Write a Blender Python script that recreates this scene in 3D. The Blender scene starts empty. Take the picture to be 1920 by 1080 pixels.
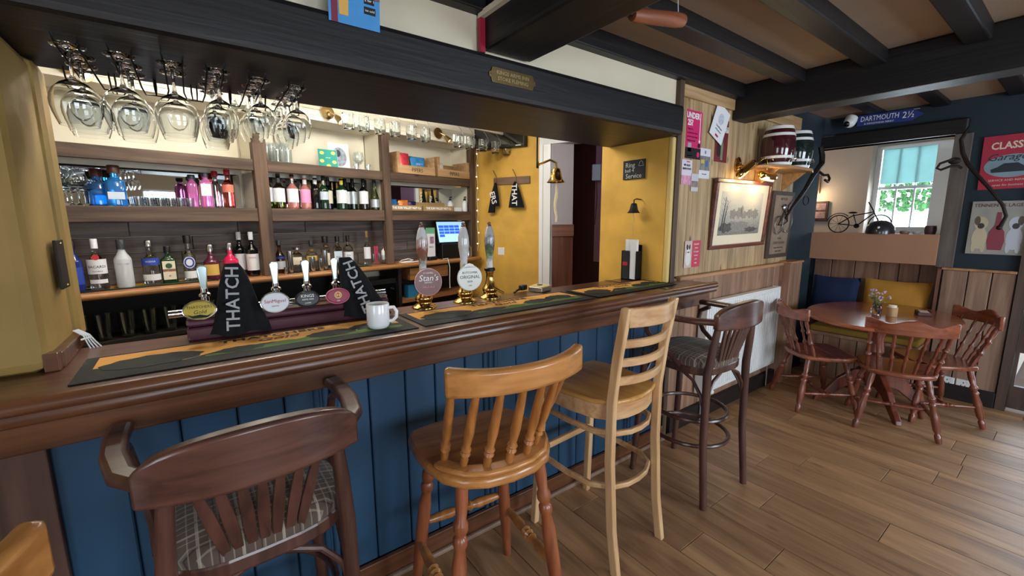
import bpy, math, random
from mathutils import Vector, Matrix
R = math.radians
random.seed(7)
SC = bpy.context.scene
COL = SC.collection
# ---------------------------------------------------------------- camera
cd = bpy.data.cameras.new('camera'); cam = bpy.data.objects.new('camera', cd); COL.objects.link(cam)
cd.sensor_width = 36; cd.lens = 15.0; cd.clip_start = 0.02
def _cam():
    p = math.atan(128/800); r = R(.27); yaw = R(53.633)
    fw = Vector((0, math.cos(p), -math.sin(p))); rt = Vector((1, 0, 0)); up = rt.cross(fw)
    rt2 = rt*math.cos(r) - up*math.sin(r); up2 = up*math.cos(r) + rt*math.sin(r)
    T = Matrix.Rotation(-(math.pi/2 - yaw), 3, 'Z')
    rt2, up2, fw = T@rt2, T@up2, T@fw
    m = Matrix((rt2, up2, -fw)).transposed().to_4x4(); m.translation = (0, 0, 1.5)
    return m
cam.matrix_world = _cam(); SC.camera = cam
# ---------------------------------------------------------------- world, exposure, daylight
W = bpy.data.worlds.new('sky'); SC.world = W; W.use_nodes = True
_b = W.node_tree.nodes['Background']; _b.inputs[0].default_value = (.78, .88, 1, 1); _b.inputs[1].default_value = 3.2
vs = SC.view_settings; vs.view_transform = 'Standard'; vs.look = 'None'; vs.gamma = 1; vs.use_curve_mapping = False
vs.exposure = 0.55
def area(name, loc, rot, sx, sy, energy, col):
    d = bpy.data.lights.new(name, 'AREA'); d.shape = 'RECTANGLE'; d.size = sx; d.size_y = sy; d.energy = energy; d.color = col
    o = bpy.data.objects.new(name, d); o.location = loc; o.rotation_euler = rot; COL.objects.link(o); return o
# daylight entering by the windows behind the camera (window_2, window_3) and by the window wall on the left
area('daylight_rear_window', (0.3, -2.62, 1.45), (R(90), 0, 0), 1.5, 1.2, 27, (.86, .93, 1))
area('daylight_rear_window', (3.1, -2.62, 1.45), (R(90), 0, 0), 1.5, 1.2, 46, (.78, .89, 1))
area('daylight_side_window', (-2.42, -.7, 1.45), (R(90), 0, R(-90)), 1.3, 1.2, 7, (.86, .93, 1))
area('daylight_far_window', (7.85, 1.6, 2.0), (R(90), 0, R(90)), 1.2, 1.4, 90, (.82, .92, 1))
def lamp(name, loc, energy, col, rad=.04):
    d = bpy.data.lights.new(name, 'POINT'); d.energy = energy; d.color = col; d.shadow_soft_size = rad
    o = bpy.data.objects.new(name, d); o.location = loc; COL.objects.link(o); return o
def spot(name, loc, tgt, energy, col, ang=80, blend=.6, rad=.04):
    d = bpy.data.lights.new(name, 'SPOT'); d.energy = energy; d.color = col; d.spot_size = R(ang); d.spot_blend = blend; d.shadow_soft_size = rad
    o = bpy.data.objects.new(name, d); o.location = loc
    o.rotation_euler = (Vector(tgt)-Vector(loc)).to_track_quat('-Z', 'Y').to_euler(); COL.objects.link(o); return o

# ---------------------------------------------------------------- materials
def lin(h):
    if isinstance(h, str):
        h = h.lstrip('#'); c = [int(h[i:i+2], 16)/255 for i in (0, 2, 4)]
        c = [x/12.92 if x <= .04045 else ((x+.055)/1.055)**2.4 for x in c]
        return (*c, 1)
    return (*h, 1) if len(h) == 3 else h
MATS = {}
def _new(name):
    m = bpy.data.materials.new(name); m.use_nodes = True
    nt = m.node_tree; return m, nt, nt.nodes['Principled BSDF']
def mat(name, col, rough=.5, metal=0, noise=0, nscale=8, bump=0, bscale=60, trans=0, ior=1.45, coat=0, emit=0, alpha=1, sheen=0, rnd=0, spec=.5):
    if name in MATS: return MATS[name]
    m, nt, b = _new(name); L = nt.links.new; N = nt.nodes.new
    b.inputs['Base Color'].default_value = lin(col); b.inputs['Roughness'].default_value = rough; b.inputs['Metallic'].default_value = metal
    b.inputs['Transmission Weight'].default_value = trans; b.inputs['IOR'].default_value = ior; b.inputs['Coat Weight'].default_value = coat
    b.inputs['Alpha'].default_value = alpha; b.inputs['Sheen Weight'].default_value = sheen; b.inputs['Specular IOR Level'].default_value = spec
    if emit: b.inputs['Emission Color'].default_value = lin(col); b.inputs['Emission Strength'].default_value = emit
    if noise or rnd or bump:
        tc = N('ShaderNodeTexCoord')
    if noise or rnd:
        hsv = N('ShaderNodeHueSaturation'); hsv.inputs['Color'].default_value = lin(col)
        val = None
        if noise:
            n = N('ShaderNodeTexNoise'); n.inputs['Scale'].default_value = nscale; n.inputs['Detail'].default_value = 5
            L(tc.outputs['Object'], n.inputs['Vector'])
            mr = N('ShaderNodeMapRange'); mr.inputs[1].default_value = .25; mr.inputs[2].default_value = .75
            mr.inputs[3].default_value = 1-noise; mr.inputs[4].default_value = 1+noise
            L(n.outputs['Fac'], mr.inputs[0]); val = mr.outputs[0]
        if rnd:
            oi = N('ShaderNodeObjectInfo'); m2 = N('ShaderNodeMapRange'); m2.inputs[3].default_value = 1-rnd; m2.inputs[4].default_value = 1+rnd
            L(oi.outputs['Random'], m2.inputs[0])
            if val:
                mm = N('ShaderNodeMath'); mm.operation = 'MULTIPLY'; L(val, mm.inputs[0]); L(m2.outputs[0], mm.inputs[1]); val = mm.outputs[0]
            else: val = m2.outputs[0]
        L(val, hsv.inputs['Value']); L(hsv.outputs[0], b.inputs['Base Color'])
    if bump:
        n2 = N('ShaderNodeTexNoise'); n2.inputs['Scale'].default_value = bscale; n2.inputs['Detail'].default_value = 4
        L(tc.outputs['Object'], n2.inputs['Vector'])
        bp = N('ShaderNodeBump'); bp.inputs['Strength'].default_value = bump; bp.inputs['Distance'].default_value = .01
        L(n2.outputs['Fac'], bp.inputs['Height']); L(bp.outputs[0], b.inputs['Normal'])
    MATS[name] = m; return m
def wood(name, c1, c2, axis='Z', scale=1.0, rough=.42, coat=0, rnd=.0, bump=.12, knots=0, stretch=14):
    if name in MATS: return MATS[name]
    m, nt, b = _new(name); L = nt.links.new; N = nt.nodes.new
    b.inputs['Roughness'].default_value = rough; b.inputs['Coat Weight'].default_value = coat; b.inputs['Coat Roughness'].default_value = .2
    tc = N('ShaderNodeTexCoord'); oi = N('ShaderNodeObjectInfo')
    off = N('ShaderNodeVectorMath'); off.operation = 'MULTIPLY_ADD'
    L(oi.outputs['Random'], off.inputs[0]); off.inputs[1].default_value = (7.3, 5.1, 9.7); L(tc.outputs['Object'], off.inputs[2])
    mp = N('ShaderNodeMapping'); s = [stretch*scale]*3; s['XYZ'.index(axis)] = 1.1*scale
    mp.inputs['Scale'].default_value = s; L(off.outputs[0], mp.inputs['Vector'])
    n = N('ShaderNodeTexNoise'); n.inputs['Scale'].default_value = 1.6; n.inputs['Detail'].default_value = 7; n.inputs['Distortion'].default_value = .7
    L(mp.outputs[0], n.inputs['Vector'])
    mp2 = N('ShaderNodeMapping'); s2 = [70*scale]*3; s2['XYZ'.index(axis)] = 3*scale; mp2.inputs['Scale'].default_value = s2; L(off.outputs[0], mp2.inputs['Vector'])
    n2 = N('ShaderNodeTexNoise'); n2.inputs['Scale'].default_value = 1; n2.inputs['Detail'].default_value = 3; L(mp2.outputs[0], n2.inputs['Vector'])
    ad = N('ShaderNodeMath'); ad.operation = 'MULTIPLY_ADD'; ad.inputs[1].default_value = .35; L(n2.outputs['Fac'], ad.inputs[0]); L(n.outputs['Fac'], ad.inputs[2])
    cr = N('ShaderNodeValToRGB'); cr.color_ramp.elements[0].position = .45; cr.color_ramp.elements[1].position = .85
    cr.color_ramp.elements[0].color = lin(c2); cr.color_ramp.elements[1].color = lin(c1); L(ad.outputs[0], cr.inputs[0])
    out = cr.outputs[0]
    if knots:
        v = N('ShaderNodeTexVoronoi'); v.inputs['Scale'].default_value = 1
        mp3 = N('ShaderNodeMapping'); s3 = [9.0]*3; s3['XYZ'.index(axis)] = 3.2; mp3.inputs['Scale'].default_value = s3
        L(off.outputs[0], mp3.inputs['Vector']); L(mp3.outputs[0], v.inputs['Vector'])
        kr = N('ShaderNodeValToRGB'); kr.color_ramp.elements[0].position = .05; kr.color_ramp.elements[1].position = .13
        kr.color_ramp.elements[0].color = (1, 1, 1, 1); kr.color_ramp.elements[1].color = (0, 0, 0, 1); L(v.outputs['Distance'], kr.inputs[0])
        sc_ = N('ShaderNodeMath'); sc_.operation = 'MULTIPLY'; sc_.inputs[1].default_value = knots; L(kr.outputs[0], sc_.inputs[0])
        mx = N('ShaderNodeMix'); mx.data_type = 'RGBA'; L(sc_.outputs[0], mx.inputs['Factor']); L(out, mx.inputs['A'])
        mx.inputs['B'].default_value = tuple(x*.35 for x in lin(c2)[:3])+(1,); out = mx.outputs['Result']
    if rnd:
        hsv = N('ShaderNodeHueSaturation'); m2 = N('ShaderNodeMapRange'); m2.inputs[3].default_value = 1-rnd; m2.inputs[4].default_value = 1+rnd
        L(oi.outputs['Random'], m2.inputs[0]); L(m2.outputs[0], hsv.inputs['Value']); L(out, hsv.inputs['Color']); out = hsv.outputs[0]
    L(out, b.inputs['Base Color'])
    bp = N('ShaderNodeBump'); bp.inputs['Strength'].default_value = bump; bp.inputs['Distance'].default_value = .006
    L(ad.outputs[0], bp.inputs['Height']); L(bp.outputs[0], b.inputs['Normal'])
    MATS[name] = m; return m
def glass(name, col, rough=.0, ior=1.45):
    return mat(name, col, rough, trans=1, ior=ior)
def thin_glass(name, col=(.93, .96, .97), base=.06, edge=.75):
    if name in MATS: return MATS[name]
    m, nt, b = _new(name); L = nt.links.new; N = nt.nodes.new; nt.nodes.remove(b)
    t = N('ShaderNodeBsdfTransparent'); t.inputs[0].default_value = lin(col)
    g = N('ShaderNodeBsdfGlossy'); g.inputs['Roughness'].default_value = .03; g.inputs[0].default_value = (1, 1, 1, 1)
    lw = N('ShaderNodeLayerWeight'); lw.inputs[0].default_value = .35
    mr = N('ShaderNodeMapRange'); mr.inputs[3].default_value = base; mr.inputs[4].default_value = edge
    L(lw.outputs['Facing'], mr.inputs[0])
    mx = N('ShaderNodeMixShader'); L(mr.outputs[0], mx.inputs[0]); L(t.outputs[0], mx.inputs[1]); L(g.outputs[0], mx.inputs[2])
    L(mx.outputs[0], nt.nodes['Material Output'].inputs[0]); MATS[name] = m; return m
def plaid(name, base, l1, l2, sc=24):
    if name in MATS: return MATS[name]
    m, nt, b = _new(name); L = nt.links.new; N = nt.nodes.new
    b.inputs['Roughness'].default_value = .95; b.inputs['Sheen Weight'].default_value = .2
    tc = N('ShaderNodeTexCoord'); sp = N('ShaderNodeSeparateXYZ'); L(tc.outputs['Object'], sp.inputs[0])
    last = None
    for i, (axn, mul, th, c) in enumerate((('X', sc, .84, l1), ('Y', sc, .84, l1), ('X', sc*.5, .88, l2), ('Y', sc*.5, .88, l2), ('X', sc*2, .86, l1), ('Y', sc*2, .86, l1))):
        a = N('ShaderNodeMath'); a.operation = 'MULTIPLY'; a.inputs[1].default_value = mul; L(sp.outputs[axn], a.inputs[0])
        f = N('ShaderNodeMath'); f.operation = 'FRACT'; L(a.outputs[0], f.inputs[0])
        g = N('ShaderNodeMath'); g.operation = 'GREATER_THAN'; g.inputs[1].default_value = th; L(f.outputs[0], g.inputs[0])
        k = N('ShaderNodeMath'); k.operation = 'MULTIPLY'; k.inputs[1].default_value = .55 if i < 4 else .35; L(g.outputs[0], k.inputs[0])
        mx = N('ShaderNodeMix'); mx.data_type = 'RGBA'; L(k.outputs[0], mx.inputs['Factor'])
        if last: L(last, mx.inputs['A'])
        else: mx.inputs['A'].default_value = lin(base)
        mx.inputs['B'].default_value = lin(c); last = mx.outputs['Result']
    L(last, b.inputs['Base Color']); MATS[name] = m; return m

# ---------------------------------------------------------------- mesh builder
class MB:
    def __init__(s): s.v = []; s.f = []
    def add(s, vs, fs):
        n = len(s.v); s.v += [tuple(v) for v in vs]; s.f += [tuple(i+n for i in f) for f in fs]; return s
    def box(s, x0, x1, y0, y1, z0, z1):
        return s.add([(x0,y0,z0),(x1,y0,z0),(x1,y1,z0),(x0,y1,z0),(x0,y0,z1),(x1,y0,z1),(x1,y1,z1),(x0,y1,z1)],
                     [(3,2,1,0),(4,5,6,7),(0,1,5,4),(1,2,6,5),(2,3,7,6),(3,0,4,7)])
    def obox(s, c, sz, rot=None):
        x, y, z = (k/2 for k in sz); n = len(s.v); s.box(-x, x, -y, y, -z, z)
        M = rot if rot is not None else Matrix.Identity(3); c = Vector(c)
        for i in range(n, len(s.v)): s.v[i] = tuple(M@Vector(s.v[i]) + c)
        return s
    def beam(s, a, b, w, h, up=(0, 0, 1)):
        a, b = Vector(a), Vector(b); d = (b-a).normalized(); up = Vector(up)
        if abs(d.dot(up)) > .98: up = Vector((0, 1, 0))
        sd = d.cross(up).normalized(); u2 = sd.cross(d)
        M = Matrix((sd, d, u2)).transposed(); return s.obox((a+b)/2, (w, (b-a).length, h), M)
    def lathe(s, prof, c=(0, 0, 0), seg=16, axis=(0, 0, 1), cap=True, a0=0, a1=None, sx=1, sy=1):
        M = Vector((0, 0, 1)).rotation_difference(Vector(axis)).to_matrix(); c = Vector(c); n = len(s.v)
        full = a1 is None; k = seg if full else seg+1
        for r, z in prof:
            for i in range(k):
                a = (2*math.pi*i/seg) if full else a0+(a1-a0)*i/seg
                s.v.append(tuple(M@Vector((r*math.cos(a)*sx, r*math.sin(a)*sy, z))+c))
        for j in range(len(prof)-1):
            for i in range(seg):
                i2 = (i+1) % k if full else i+1
                s.f.append((n+j*k+i, n+j*k+i2, n+(j+1)*k+i2, n+(j+1)*k+i))
        if cap and full:
            if prof[0][0] > 1e-5: s.f.append(tuple(n+i for i in reversed(range(k))))
            if prof[-1][0] > 1e-5: s.f.append(tuple(n+(len(prof)-1)*k+i for i in range(k)))
        return s
    def tube(s, pts, r, seg=8, closed=False, cap=True):
        P = [Vector(p) for p in pts]; m = len(P); rs = r if isinstance(r, (list, tuple)) else [r]*m
        n = len(s.v); T = []
        for i in range(m):
            a = P[(i-1) % m] if closed or i > 0 else P[i]; b = P[(i+1) % m] if closed or i < m-1 else P[i]
            T.append((b-a).normalized())
        ref = Vector((0, 0, 1)) if abs(T[0].z) < .9 else Vector((1, 0, 0))
        u = T[0].cross(ref).normalized()
        for i in range(m):
            u = (u - T[i]*u.dot(T[i])).normalized(); w = T[i].cross(u)
            for k in range(seg):
                a = 2*math.pi*k/seg; s.v.append(tuple(P[i]+(u*math.cos(a)+w*math.sin(a))*rs[i]))
        for i in range(m if closed else m-1):
            j = (i+1) % m
            for k in range(seg):
                k2 = (k+1) % seg; s.f.append((n+i*seg+k, n+i*seg+k2, n+j*seg+k2, n+j*seg+k))
        if cap and not closed:
            s.f.append(tuple(n+k for k in reversed(range(seg)))); s.f.append(tuple(n+(m-1)*seg+k for k in range(seg)))
        return s
    def prism(s, poly, h, M=None):
        # polygon in local xy extruded from z=0 to z=h, placed by 4x4 M
        M = M or Matrix.Identity(4); k = len(poly); n = len(s.v)
        ar = sum(poly[i][0]*poly[(i+1) % k][1]-poly[(i+1) % k][0]*poly[i][1] for i in range(k))
        if ar < 0: poly = poly[::-1]
        for z in (0, h):
            for x, y in poly: s.v.append(tuple(M@Vector((x, y, z))))
        s.f.append(tuple(n+i for i in reversed(range(k)))); s.f.append(tuple(n+k+i for i in range(k)))
        for i in range(k):
            j = (i+1) % k; s.f.append((n+i, n+j, n+k+j, n+k+i))
        return s
    def band(s, path, z0, z1, th, closed=False):
        # upright ribbon of thickness th along a plan path; z0/z1 per point or numbers
        m = len(path); z0 = z0 if isinstance(z0, (list, tuple)) else [z0]*m; z1 = z1 if isinstance(z1, (list, tuple)) else [z1]*m
        n = len(s.v)
        for i, p in enumerate(path):
            a = Vector(path[max(i-1, 0)][:2]); b = Vector(path[min(i+1, m-1)][:2]); d = (b-a).normalized(); nr = Vector((-d.y, d.x))*th/2
            q = Vector(p[:2])
            for sg, z in ((1, z0[i]), (-1, z0[i]), (-1, z1[i]), (1, z1[i])):
                s.v.append((q.x+sg*nr.x, q.y+sg*nr.y, z))
        for i in range(m-1):
            for k in range(4):
                k2 = (k+1) % 4; s.f.append((n+i*4+k, n+i*4+k2, n+i*4+4+k2, n+i*4+4+k))
        s.f.append((n+3, n+2, n+1, n)); e = n+(m-1)*4; s.f.append((e, e+1, e+2, e+3)); return s
    def ball(s, c, r, seg=12, rings=7, sq=(1, 1, 1)):
        n = len(s.v); c = Vector(c)
        s.lathe([(r*math.sin(math.pi*i/rings), -r*math.cos(math.pi*i/rings)) for i in range(rings+1)], (0, 0, 0), seg, cap=False)
        for i in range(n, len(s.v)): s.v[i] = tuple(Vector([a*b for a, b in zip(s.v[i], sq)])+c)
        return s
    def xf(s, M):
        s.v = [tuple(M@Vector(v)) for v in s.v]; return s
    def mesh(s, name, m=None, smooth=False, ang=40):
        me = bpy.data.meshes.new(name); me.from_pydata(s.v, [], s.f)
        if m: me.materials.append(m)
        if smooth: me.shade_smooth(); me.set_sharp_from_angle(angle=R(ang))
        return me
    def build(s, name, m, parent=None, loc=None, rot=None, smooth=False, bevel=0, ang=40, bseg=2):
        return link(name, s.mesh(name, m, smooth, ang), parent, loc, rot, bevel, bseg)
def link(name, me, parent=None, loc=None, rot=None, bevel=0, bseg=2):
    o = bpy.data.objects.new(name, me); COL.objects.link(o)
    if parent: o.parent = parent
    if loc: o.location = loc
    if rot: o.rotation_euler = rot
    if bevel:
        md = o.modifiers.new('bevel', 'BEVEL'); md.width = bevel; md.segments = bseg; md.limit_method = 'ANGLE'; md.angle_limit = R(35)
        if hasattr(md, 'harden_normals'): md.harden_normals = False
    return o
def tag(o, label, cat, group=None):
    o['label'] = label; o['category'] = cat
    if group: o['group'] = group
    return o
def thing(name, label, cat, loc=(0, 0, 0), rz=0, group=None, rot=None):
    o = bpy.data.objects.new(name, None); COL.objects.link(o); o.location = loc; o.rotation_euler = rot or (0, 0, rz); o.empty_display_size = .05
    return tag(o, label, cat, group)
def struct(o): o['kind'] = 'structure'; return o
def dup(root, loc, rz=None, label=None, group=None, rot=None, scale=None):
    r = root.copy(); COL.objects.link(r); r.location = loc
    if rz is not None: r.rotation_euler = (0, 0, rz)
    if rot is not None: r.rotation_euler = rot
    if scale: r.scale = (scale,)*3 if not isinstance(scale, tuple) else scale
    if label: r['label'] = label
    if group: r['group'] = group
    for ch in list(root.children):
        c = ch.copy(); COL.objects.link(c); c.parent = r
        for g in list(ch.children):
            d = g.copy(); COL.objects.link(d); d.parent = c
    return r
_TX = {}
def textmesh(txt, size, m, ext=.0004, shear=0, bold=0, spacing=1.0, sx=1.0, bend=0, align='CENTER'):
    cu = bpy.data.curves.new('lettering', 'FONT'); cu.body = txt; cu.size = size; cu.extrude = ext; cu.align_x = align; cu.align_y = 'CENTER'
    cu.shear = shear; cu.offset = bold; cu.space_character = spacing; cu.resolution_u = 2
    o = bpy.data.objects.new('tmp', cu); COL.objects.link(o)
    dg = bpy.context.evaluated_depsgraph_get()
    me = bpy.data.meshes.new_from_object(o.evaluated_get(dg)); bpy.data.objects.remove(o); bpy.data.curves.remove(cu)
    for v in me.vertices:
        v.co.x *= sx
        if bend:
            a = v.co.x/bend; rr = bend+v.co.z; v.co.x = rr*math.sin(a); v.co.z = rr*math.cos(a)-bend
    me.materials.clear(); me.materials.append(m); return me
def text(txt, size, m, parent, loc, rot, name='lettering', **k):
    return link(name, textmesh(txt, size, m, **k), parent, loc, rot)
FY = (R(90), 0, 0)              # on a face that looks to -Y
FX = (R(90), 0, R(-90))         # on a face that looks to -X
def arc(cx, cy, r, a0, a1, n, ry=None):
    ry = ry or r
    return [(cx+r*math.cos(R(a0+(a1-a0)*i/n)), cy+ry*math.sin(R(a0+(a1-a0)*i/n))) for i in range(n+1)]
def ell(cx, cy, rx, ry, n=24): return [(cx+rx*math.cos(2*math.pi*i/n), cy+ry*math.sin(2*math.pi*i/n)) for i in range(n)]

# palette
M = dict(
 dark=wood('dark_beam', '#161417', '#070709', 'X', 1, .5, bump=.35), darkY=wood('dark_beam_cross', '#161417', '#070709', 'Y', 1, .5, bump=.35),
 lintel=wood('dark_lintel', '#1b181a', '#09090b', 'X', .8, .48, bump=.35),
 cream=mat('cream_plaster', '#d9cfb6', .85, noise=.05, nscale=4, bump=.05), ceil=mat('tan_ceiling_plaster', '#a18c78', .9, noise=.08, nscale=2.5),
 yellow=mat('ochre_plaster', '#d3a648', .7, noise=.16, nscale=5, bump=.12, bscale=25),
 yellow2=mat('ochre_plaster_dim', '#937840', .7, noise=.25, nscale=4, bump=.15, bscale=18),  # darker ochre: the left pier's dim light is put into the colour
 blue=mat('blue_panel_paint', '#244763', .5, noise=.10, nscale=6, rnd=.05), teal=mat('dark_teal_paint', '#1c2c36', .75, noise=.08, nscale=6),
 pine=wood('pine_board', '#c3a77f', '#8b6f4b', 'Z', .8, .55, rnd=.14, knots=1), dado=wood('dado_board', '#ab876d', '#7a5b47', 'Z', .8, .55, rnd=.08, knots=.5),
 railpine=wood('pine_rail', '#bb8e66', '#8d6442', 'X', 1, .5),
 floor=wood('oak_floor', '#b48a62', '#7f5c3f', 'Y', .9, .44, rnd=.15, knots=.5, bump=.05, stretch=8),
 counter=wood('counter_wood', '#6a442f', '#3f2518', 'X', .8, .3, coat=.25), counter2=wood('counter_edge', '#74492f', '#482b1c', 'X', 1, .32, coat=.15),
 shelf=wood('shelf_wood', '#66503f', '#2f211a', 'X', .9, .65, knots=.8, bump=.4), shelfZ=wood('shelf_post_wood', '#69513f', '#33241b', 'Z', .9, .65, knots=.7, bump=.4),
 plankback=wood('dark_back_plank', '#82766f', '#4d4440', 'X', .9, .75, rnd=.2, bump=.6), orangetop=wood('back_counter_wood', '#b5814f', '#85532f', 'X', 1, .35),
 black=mat('black_plastic', '#0c0c0e', .45), blackm=mat('black_metal', '#15151a', .4, metal=.6), iron=mat('rusty_iron', '#28211f', .6, metal=.4, noise=.2, nscale=30),
 chrome=mat('chrome', '#dfe4ea', .08, metal=1), steel=mat('brushed_steel', '#c4c6c8', .25, metal=1), brass=mat('polished_brass', '#d8b063', .16, metal=1),
 brassold=mat('aged_brass', '#9a8258', .32, metal=1, noise=.15, nscale=40),
 white=mat('white_paint', '#e9ecee', .5), whitegloss=mat('white_gloss', '#eef0f0', .25, coat=.3), cer=mat('white_ceramic', '#f0f1f0', .15, coat=.5),
 clear=glass('clear_glass', '#f2f7f8'), thin=thin_glass('tumbler_glass'), paper=mat('white_paper', '#e6e8ec', .8), ink=mat('black_ink', '#141416', .7),
 inkw=mat('white_ink', '#eef0f0', .6), red=mat('red_ink', '#b32433', .6), pink=mat('poster_magenta', '#d42a6d', .5), gold=mat('gold_ink', '#d2aa45', .4),
)
# ================================================================ the setting
def sbox(name, m, *bx, bevel=0, parent=None):
    b = MB()
    for q in bx: b.box(*q)
    o = b.build(name, m, parent, bevel=bevel)
    return o if parent else struct(o)
flr = sbox('floor', mat('subfloor', '#4a3a30', .8), (-2.6, 7.6, -2.75, 5.6, -.08, -.012))
_pl = {}
for i in range(40):
    x0 = -2.557 + i*.2
    y = -2.75 - random.random()*1.2
    while y < 1.62:
        L_ = random.choice((1.2, 1.2, .9, 1.5)); y1 = min(y+L_, 1.66); ya = max(y, -2.75)
        if y1-ya > .05 and x0 < 4.99:
            key = round(y1-ya, 2)
            w = min(.1972, 5.0-x0)
            if (key, w) not in _pl:
                _pl[key, w] = MB().box(0, w, 0, key-.003, -.012, 0).mesh('plank', M['floor'])
            link('plank', _pl[key, w], flr, (x0, ya, 0), bevel=.0012, bseg=1)
        y += L_
# ceiling and timbers
sbox('ceiling', M['ceil'], (-2.6, 5.3, -2.75, 1.64, 2.43, 2.52))
sbox('ceiling_bar', M['cream'], (-2.6, 4.6, 1.64, 5.6, 2.5, 2.58))
for yc in (1.26, .86, .46, .06, -.34, -.74, -1.14, -1.54, -1.94, -2.34):
    for a, b in ((1.31, 3.2), (-2.6, 1.04), (3.39, 5.0)):
        o = sbox('trim_joist', M['dark'], (a, b, yc-.05+random.uniform(-.006, .006), yc+.05, 2.352 if a < 3 else 2.395, 2.43), bevel=.008)
sbox('trim_wall_plate', M['dark'], (-2.6, 1.04, 1.575, 1.64, 2.335, 2.43), (1.31, 3.2, 1.575, 1.66, 2.335, 2.43), bevel=.006)
sbox('trim_main_beam', M['darkY'], (1.045, 1.30, -2.75, 1.62, 2.2, 2.43), bevel=.015)
sbox('trim_white_strip', M['cream'], (1.022, 1.044, -2.75, 1.615, 2.318, 2.34))
sbox('trim_red_strip', mat('red_gloss', '#9c1f35', .4), (1.020, 1.044, 1.595, 1.617, 2.185, 2.316))
sbox('trim_cross_beam', M['darkY'], (3.2, 3.39, -2.75, 1.66, 2.2, 2.43), bevel=.012)
sbox('trim_bar_lintel', M['lintel'], (-2.6, 2.44, 1.55, 2.13, 2.0, 2.172), bevel=.022)
# walls round the bar opening
sbox('wall_above_bar', M['cream'], (-2.6, 2.46, 1.63, 1.8, 2.172, 2.5))
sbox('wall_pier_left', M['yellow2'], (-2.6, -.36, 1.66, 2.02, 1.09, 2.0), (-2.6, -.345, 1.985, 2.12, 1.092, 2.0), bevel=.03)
sbox('trim_pier_skirting', M['counter'], (-.362, -.335, 1.70, 1.985, 1.09, 1.135), (-.37, -.338, 1.665, 1.70, 1.09, 1.142), bevel=.003)
sbox('wall_pier_right', M['yellow'], (2.42, 2.50, 1.64, 2.18, 0, 2.5), (2.50, 2.60, 1.90, 2.18, 0, 2.5))
sbox('trim_pier_bead', mat('pale_ochre', '#d9bd72', .6), (2.418, 2.452, 1.605, 1.64, 1.09, 2.0), bevel=.01)
sbox('trim_post', M['shelfZ'], (2.455, 2.502, 1.6, 1.68, 0, 2.335), bevel=.004)
sbox('wall_bar_left', M['cream'], (-1.3, -1.2, 2.12, 5.0, 0, 2.5))
# main wall right of the bar, clad in boards
wb = sbox('wall_back', M['teal'], (2.50, 5.0, 1.68, 1.9, 0, 2.5))
ub = [2.503, 2.60, 2.70, 2.83, 2.95, 3.06, 3.16, 3.30, 3.42, 3.55, 3.66, 3.78, 3.88, 4.0, 4.1, 4.22, 4.36]
for a, b in zip(ub, ub[1:]):
    MB().box(a+.002, b-.002, 1.66-random.uniform(0, .003), 1.68, 1.11, 2.34).build('board', M['pine'], wb, bevel=.005, bseg=1)
for a, b in ((2.545, 3.195), (3.395, 4.36)):
    MB().box(a, b, 1.638, 1.659, 2.265, 2.36).build('head_board', wood('pine_rail_pale', '#c7a578', '#94744f', 'X', .8, .55, knots=.8), wb, bevel=.003)
x = 2.503
while x < 4.2:
    b = min(x+random.choice((.12, .14, .15)), 4.21)
    MB().box(x+.003, b-.003, 1.645, 1.68, .02, 1.1).build('dado_board', M['dado'], wb, bevel=.006, bseg=1); x = b
MB().box(2.6, 4.22, 1.615, 1.66, 1.085, 1.112).build('dado_rail', M['railpine'], wb, bevel=.006)
MB().box(2.56, 4.21, 1.61, 1.645, 0, .12).build('skirting', mat('dark_skirting', '#241d1e', .5), wb, bevel=.004)
bp_ = sbox('trim_bench_end_post', M['dado'], (4.21, 4.46, 1.56, 1.68, 0, 1.105), bevel=.004)
MB().box(4.2, 4.47, 1.55, 1.68, 1.105, 1.122).build('cap', M['railpine'], bp_, bevel=.003)
# far wall with the internal opening over the bench
wf = sbox('wall_far', M['teal'], (5.0, 5.12, .25, .72, 0, 2.5), (5.0, 5.12, -2.75, -.65, 0, 2.5), (5.0, 5.12, -.65, .25, 2.0, 2.5), (5.0, 5.12, .72, 1.79, 2.16, 2.5), (5.2, 5.3, .70, 1.79, 0, 1.1), (5.12, 5.2, .66, .722, 0, 1.1), (5.0, 5.08, 1.775, 1.9, 0, 2.5))
y = .715
while y > .32:
    a = max(y-random.choice((.14, .15, .13)), .31)
    MB().box(4.978, 5.0, a+.003, y-.003, .02, 1.075).build('dado_board', wood('dado_board_far', '#a58570', '#765b4a', 'Z', .8, .55, rnd=.1, knots=.5), wf, bevel=.004, bseg=1); y = a
MB().box(4.955, 5.0, .31, .72, 1.075, 1.095).build('dado_rail', M['railpine'], wf, bevel=.004)
MB().box(4.962, 4.98, .31, .72, 0, .13).build('skirting', MATS['dark_skirting'], wf, bevel=.004)
y = 1.70
while y > .74:
    a = max(y-random.choice((.15, .19, .14)), .73)
    MB().box(5.178, 5.2, a+.003, y-.003, .3, 1.098).build('alcove_board', wood('alcove_board', '#936f5a', '#664a3b', 'Z', .8, .55, rnd=.1), wf, bevel=.004, bseg=1); y = a
MB().box(4.985, 5.2, .722, .745, .02, 1.09).build('alcove_side_board', wood('alcove_board2', '#7e5546', '#583629', 'Z', .8, .55), wf)
sbox('trim_opening_lintel', M['darkY'], (4.955, 5.13, .69, 1.95, 2.16, 2.28), bevel=.015)
sbox('trim_opening_post', wood('grey_jamb', '#6a625e', '#4a4441', 'Z', .8, .5), (4.985, 5.12, .66, .765, 1.09, 2.16), bevel=.004)
sbox('trim_opening_jamb', M['white'], (5.002, 5.08, 1.765, 1.775, 1.36, 2.16))
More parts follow.
